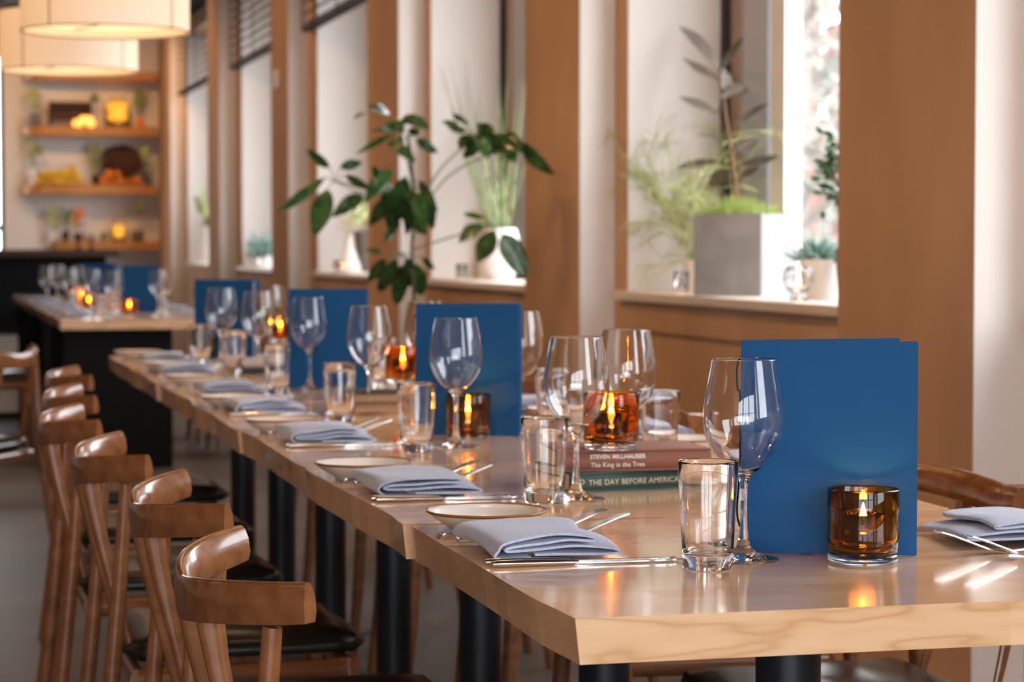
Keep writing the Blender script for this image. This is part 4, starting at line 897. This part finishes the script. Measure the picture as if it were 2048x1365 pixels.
bm = B(); lathe(bm, [(0, 0), (.05, 0), (.062, .10), (.055, .10), (.045, .01), (0, .01)], 28); o = obj('dark_cup', bm, M['dark_pot'], None, True); o.location = (2.10, yb, ZS[3]+.0005); tag(o, 'dark cup at the right end of the lowest shelf', 'cup')
# hanging air plants
for k, (x, z, l) in enumerate(((1.69, 2.50, 'leafy air plant hanging above the second shelf, under the lamps'), (1.16, 2.00, 'air plant hanging left above the third shelf'), (2.10, 1.47, 'air plant hanging right above the lowest shelf'))):
    zt = [ZS[0], ZS[1], ZS[2]][k]-.085
    r = empty('hanging_air_plant', (x, yb-.05, z), 0, l, 'plant', 'air plants hung below the shelves'); bm = B(); rnd = random.Random(50+k)
    for j in range(24): d = Vector((rnd.uniform(-1, 1), rnd.uniform(-.6, .6), rnd.uniform(-.6, 1))).normalized()*rnd.uniform(.04, .08); leaf_mesh(bm, (0, 0, 0), d, .03, n=3)
    obj('foliage', bm, M['leaf_green'], r, True); bm = B(); tube(bm, [(0, 0, 0), (0, 0, zt-z)], .002, 5); obj('string', bm, M['stem'], r)
# dark counter before the shelves
r = empty('bar_counter', (.9, 18.6, 0), 0, 'dark bar counter in front of the shelf wall at the far left', 'counter')
bm = B(); box(bm, -1.9, .66, -.35, .35, 1.03, 1.085); bevel(bm, .008); obj('counter_top', bm, M['wicker'], r)
bm = B(); box(bm, -1.8, .56, -.25, .3, .0, 1.03); obj('front_panel', bm, M['black'], r)
bm = B(); box(bm, -.42, -.34, -.262, -.251, .35, .98); obj('pale_post', bm, M['stone'], r)
for k, (x, l) in enumerate(((1.36, 'black tap on the bar counter, right of the flower vases'), (1.26, 'black tap on the bar counter, left one'))):
    bm = B(); tube(bm, cr([(0, 0, 0), (0, 0, .09), (0, -.03, .12), (0, -.07, .10)], 4), .010, 8); lathe(bm, [(0, 0), (.03, 0), (.03, .01), (0, .01)], 16); o = obj('beer_tap', bm, M['black'], None, True, 50); o.location = (x, 18.55, 1.0855); tag(o, l, 'tap', 'black taps on the counter')
# dark low partition with pale panels seen through it, left of the far table
r = empty('open_shelf_rack', (.30, 14.5, 0), 0, 'dark open rack with pale grey panels left of the far table', 'rack')
bm = B()
for x in (-.3, .0, .34): box(bm, x-.02, x+.02, -.02, .02, 0, .62)
for z in (.08, .26, .58): box(bm, -.3, .34, -.02, .02, z, z+.03)
obj('frame', bm, M['black'], r)
bm = B(); box(bm, .02, .32, .0, .008, .29, .58); box(bm, .02, .32, .0, .008, .11, .26); obj('pale_panel', bm, M['white_pot'], r)

# ---------------------------------------------------------------- pendant lamps
def build_lamp(label):
    r = empty('pendant_lamp', label=label, cat='lamp', group='drum-shaped pendant lamps')
    R0, H0 = .290, .255
    bm = B(); lathe(bm, [(R0, 0), (R0, H0), (R0-.003, H0), (R0-.003, 0)], 64, closed=True); sh0 = obj('shade', bm, M['shade'], r, True, 40)
    bm = B(); lathe(bm, [(0, .035), (R0-.006, .035), (R0-.006, .039), (0, .039)], 64); obj('diffuser', bm, M['diffuser'], r, True, 40)
    bm = B()
    for z in (.001, H0-.004): lathe(bm, [(R0-.008, z), (R0+.002, z), (R0+.002, z+.004), (R0-.008, z+.004)], 64, closed=True)
    for k in range(4): a = k*PI/2+.3; box(bm, -.002, .002, 0, R0-.004, .030, .034, Matrix.Rotation(a, 4, 'Z')); box(bm, -.002, .002, R0-.003, R0+.0015, 0, H0, Matrix.Rotation(a+.5, 4, 'Z'))
    obj('shade_frame', bm, M['brass'], sh0)
    bm = B(); tube(bm, [(0, 0, .2), (0, 0, CEIL-1.859)], .004, 6); obj('cord', bm, M['black'], r)
    bm = B(); ball(bm, (0, 0, .15), .04); obj('bulb', bm, M['diffuser'], r, True)
    return r
la = build_lamp('large drum pendant lamp at the top left, nearer one')
place(la, (.66, 8.28, 1.859), 0)
for x, y, l in ((.66, 10.2, 'large drum pendant lamp at the top left, behind the nearer one'), (.9, 6.2, 'drum pendant lamp over the middle of the tables, above the picture'), (.9, 4.1, 'drum pendant lamp over the near tables, above the picture'),
                (-1.6, 2.5, 'added unseen drum pendant lamp left of the picture, nearest'), (-1.6, 5.0, 'added unseen drum pendant lamp left of the picture, second'), (-1.6, 7.5, 'added unseen drum pendant lamp left of the picture, third'), (-1.6, 11, 'added unseen drum pendant lamp left of the picture, fourth'), (-1.2, 16, 'added unseen drum pendant lamp over the bar counter, left of the picture')):  # pendants on this line are unseen, added for warm light from the left
    place(copy_tree(la), (x, y, 1.859 if y != 20.6 else 2.9), 0, l)

# ---------------------------------------------------------------- unseen ceiling spotlights, added for the room's warm light
def spot(x, y, tx, ty, tz, watt, label):
    z = CEIL-.10; d = (Vector((tx, ty, tz))-Vector((x, y, z))).normalized(); q = d.to_track_quat('-Z', 'Y').to_euler()
    r = empty('added_spotlight', (x, y, z), 0, label, 'light', 'unseen ceiling spotlights added for warm light'); r.rotation_euler = q
    bm = B(); lathe(bm, [(.045, -.05), (.045, .07), (0, .07), (0, .065), (.041, .065), (.041, -.05)], 24, closed=False); obj('housing', bm, M['black'], r, True, 40)
    bm = B(); box(bm, -.01, .01, -.01, .01, 0, .10, q.to_matrix().to_4x4().inverted()); obj('bracket', bm, M['black'], r)
    l = bpy.data.lights.new('bulb_light', 'SPOT'); l.energy = watt; l.color = (1, .53, .22); l.spot_size = math.radians(95); l.spot_blend = .8; l.shadow_soft_size = .04
    o = bpy.data.objects.new('bulb_light', l); COL.objects.link(o); o.parent = r; o.location = (0, 0, -.055)
nth = ['nearest', 'second', 'third', 'fourth', 'fifth', 'sixth', 'seventh', 'eighth', 'ninth', 'tenth', 'last']
for k in range(11):
    y = .6+2.0*k
    spot(.75, y, 2.3, y+.35, 2.05, 40, f'{nth[k]} added unseen ceiling spotlight of the row aimed at the window wall')
for k in range(6):
    y = 1.8+2.0*k
    spot(-.6, y, .55, y+.5, 0.75, 30, f'{nth[k]} added unseen ceiling spotlight of the row over the left chairs')
for k in range(5):
    y = 4.4+1.9*k
    spot(1.15, y, 1.0, y+.2, .75, 20, f'{nth[k]} added unseen ceiling spotlight pointing down at the tables')
for k, x in enumerate((.6, 1.7)):
    spot(x, 20.6, x+.1, FARY, 1.7, 42, ['left', 'right'][k]+' added unseen ceiling spotlight aimed at the shelves')
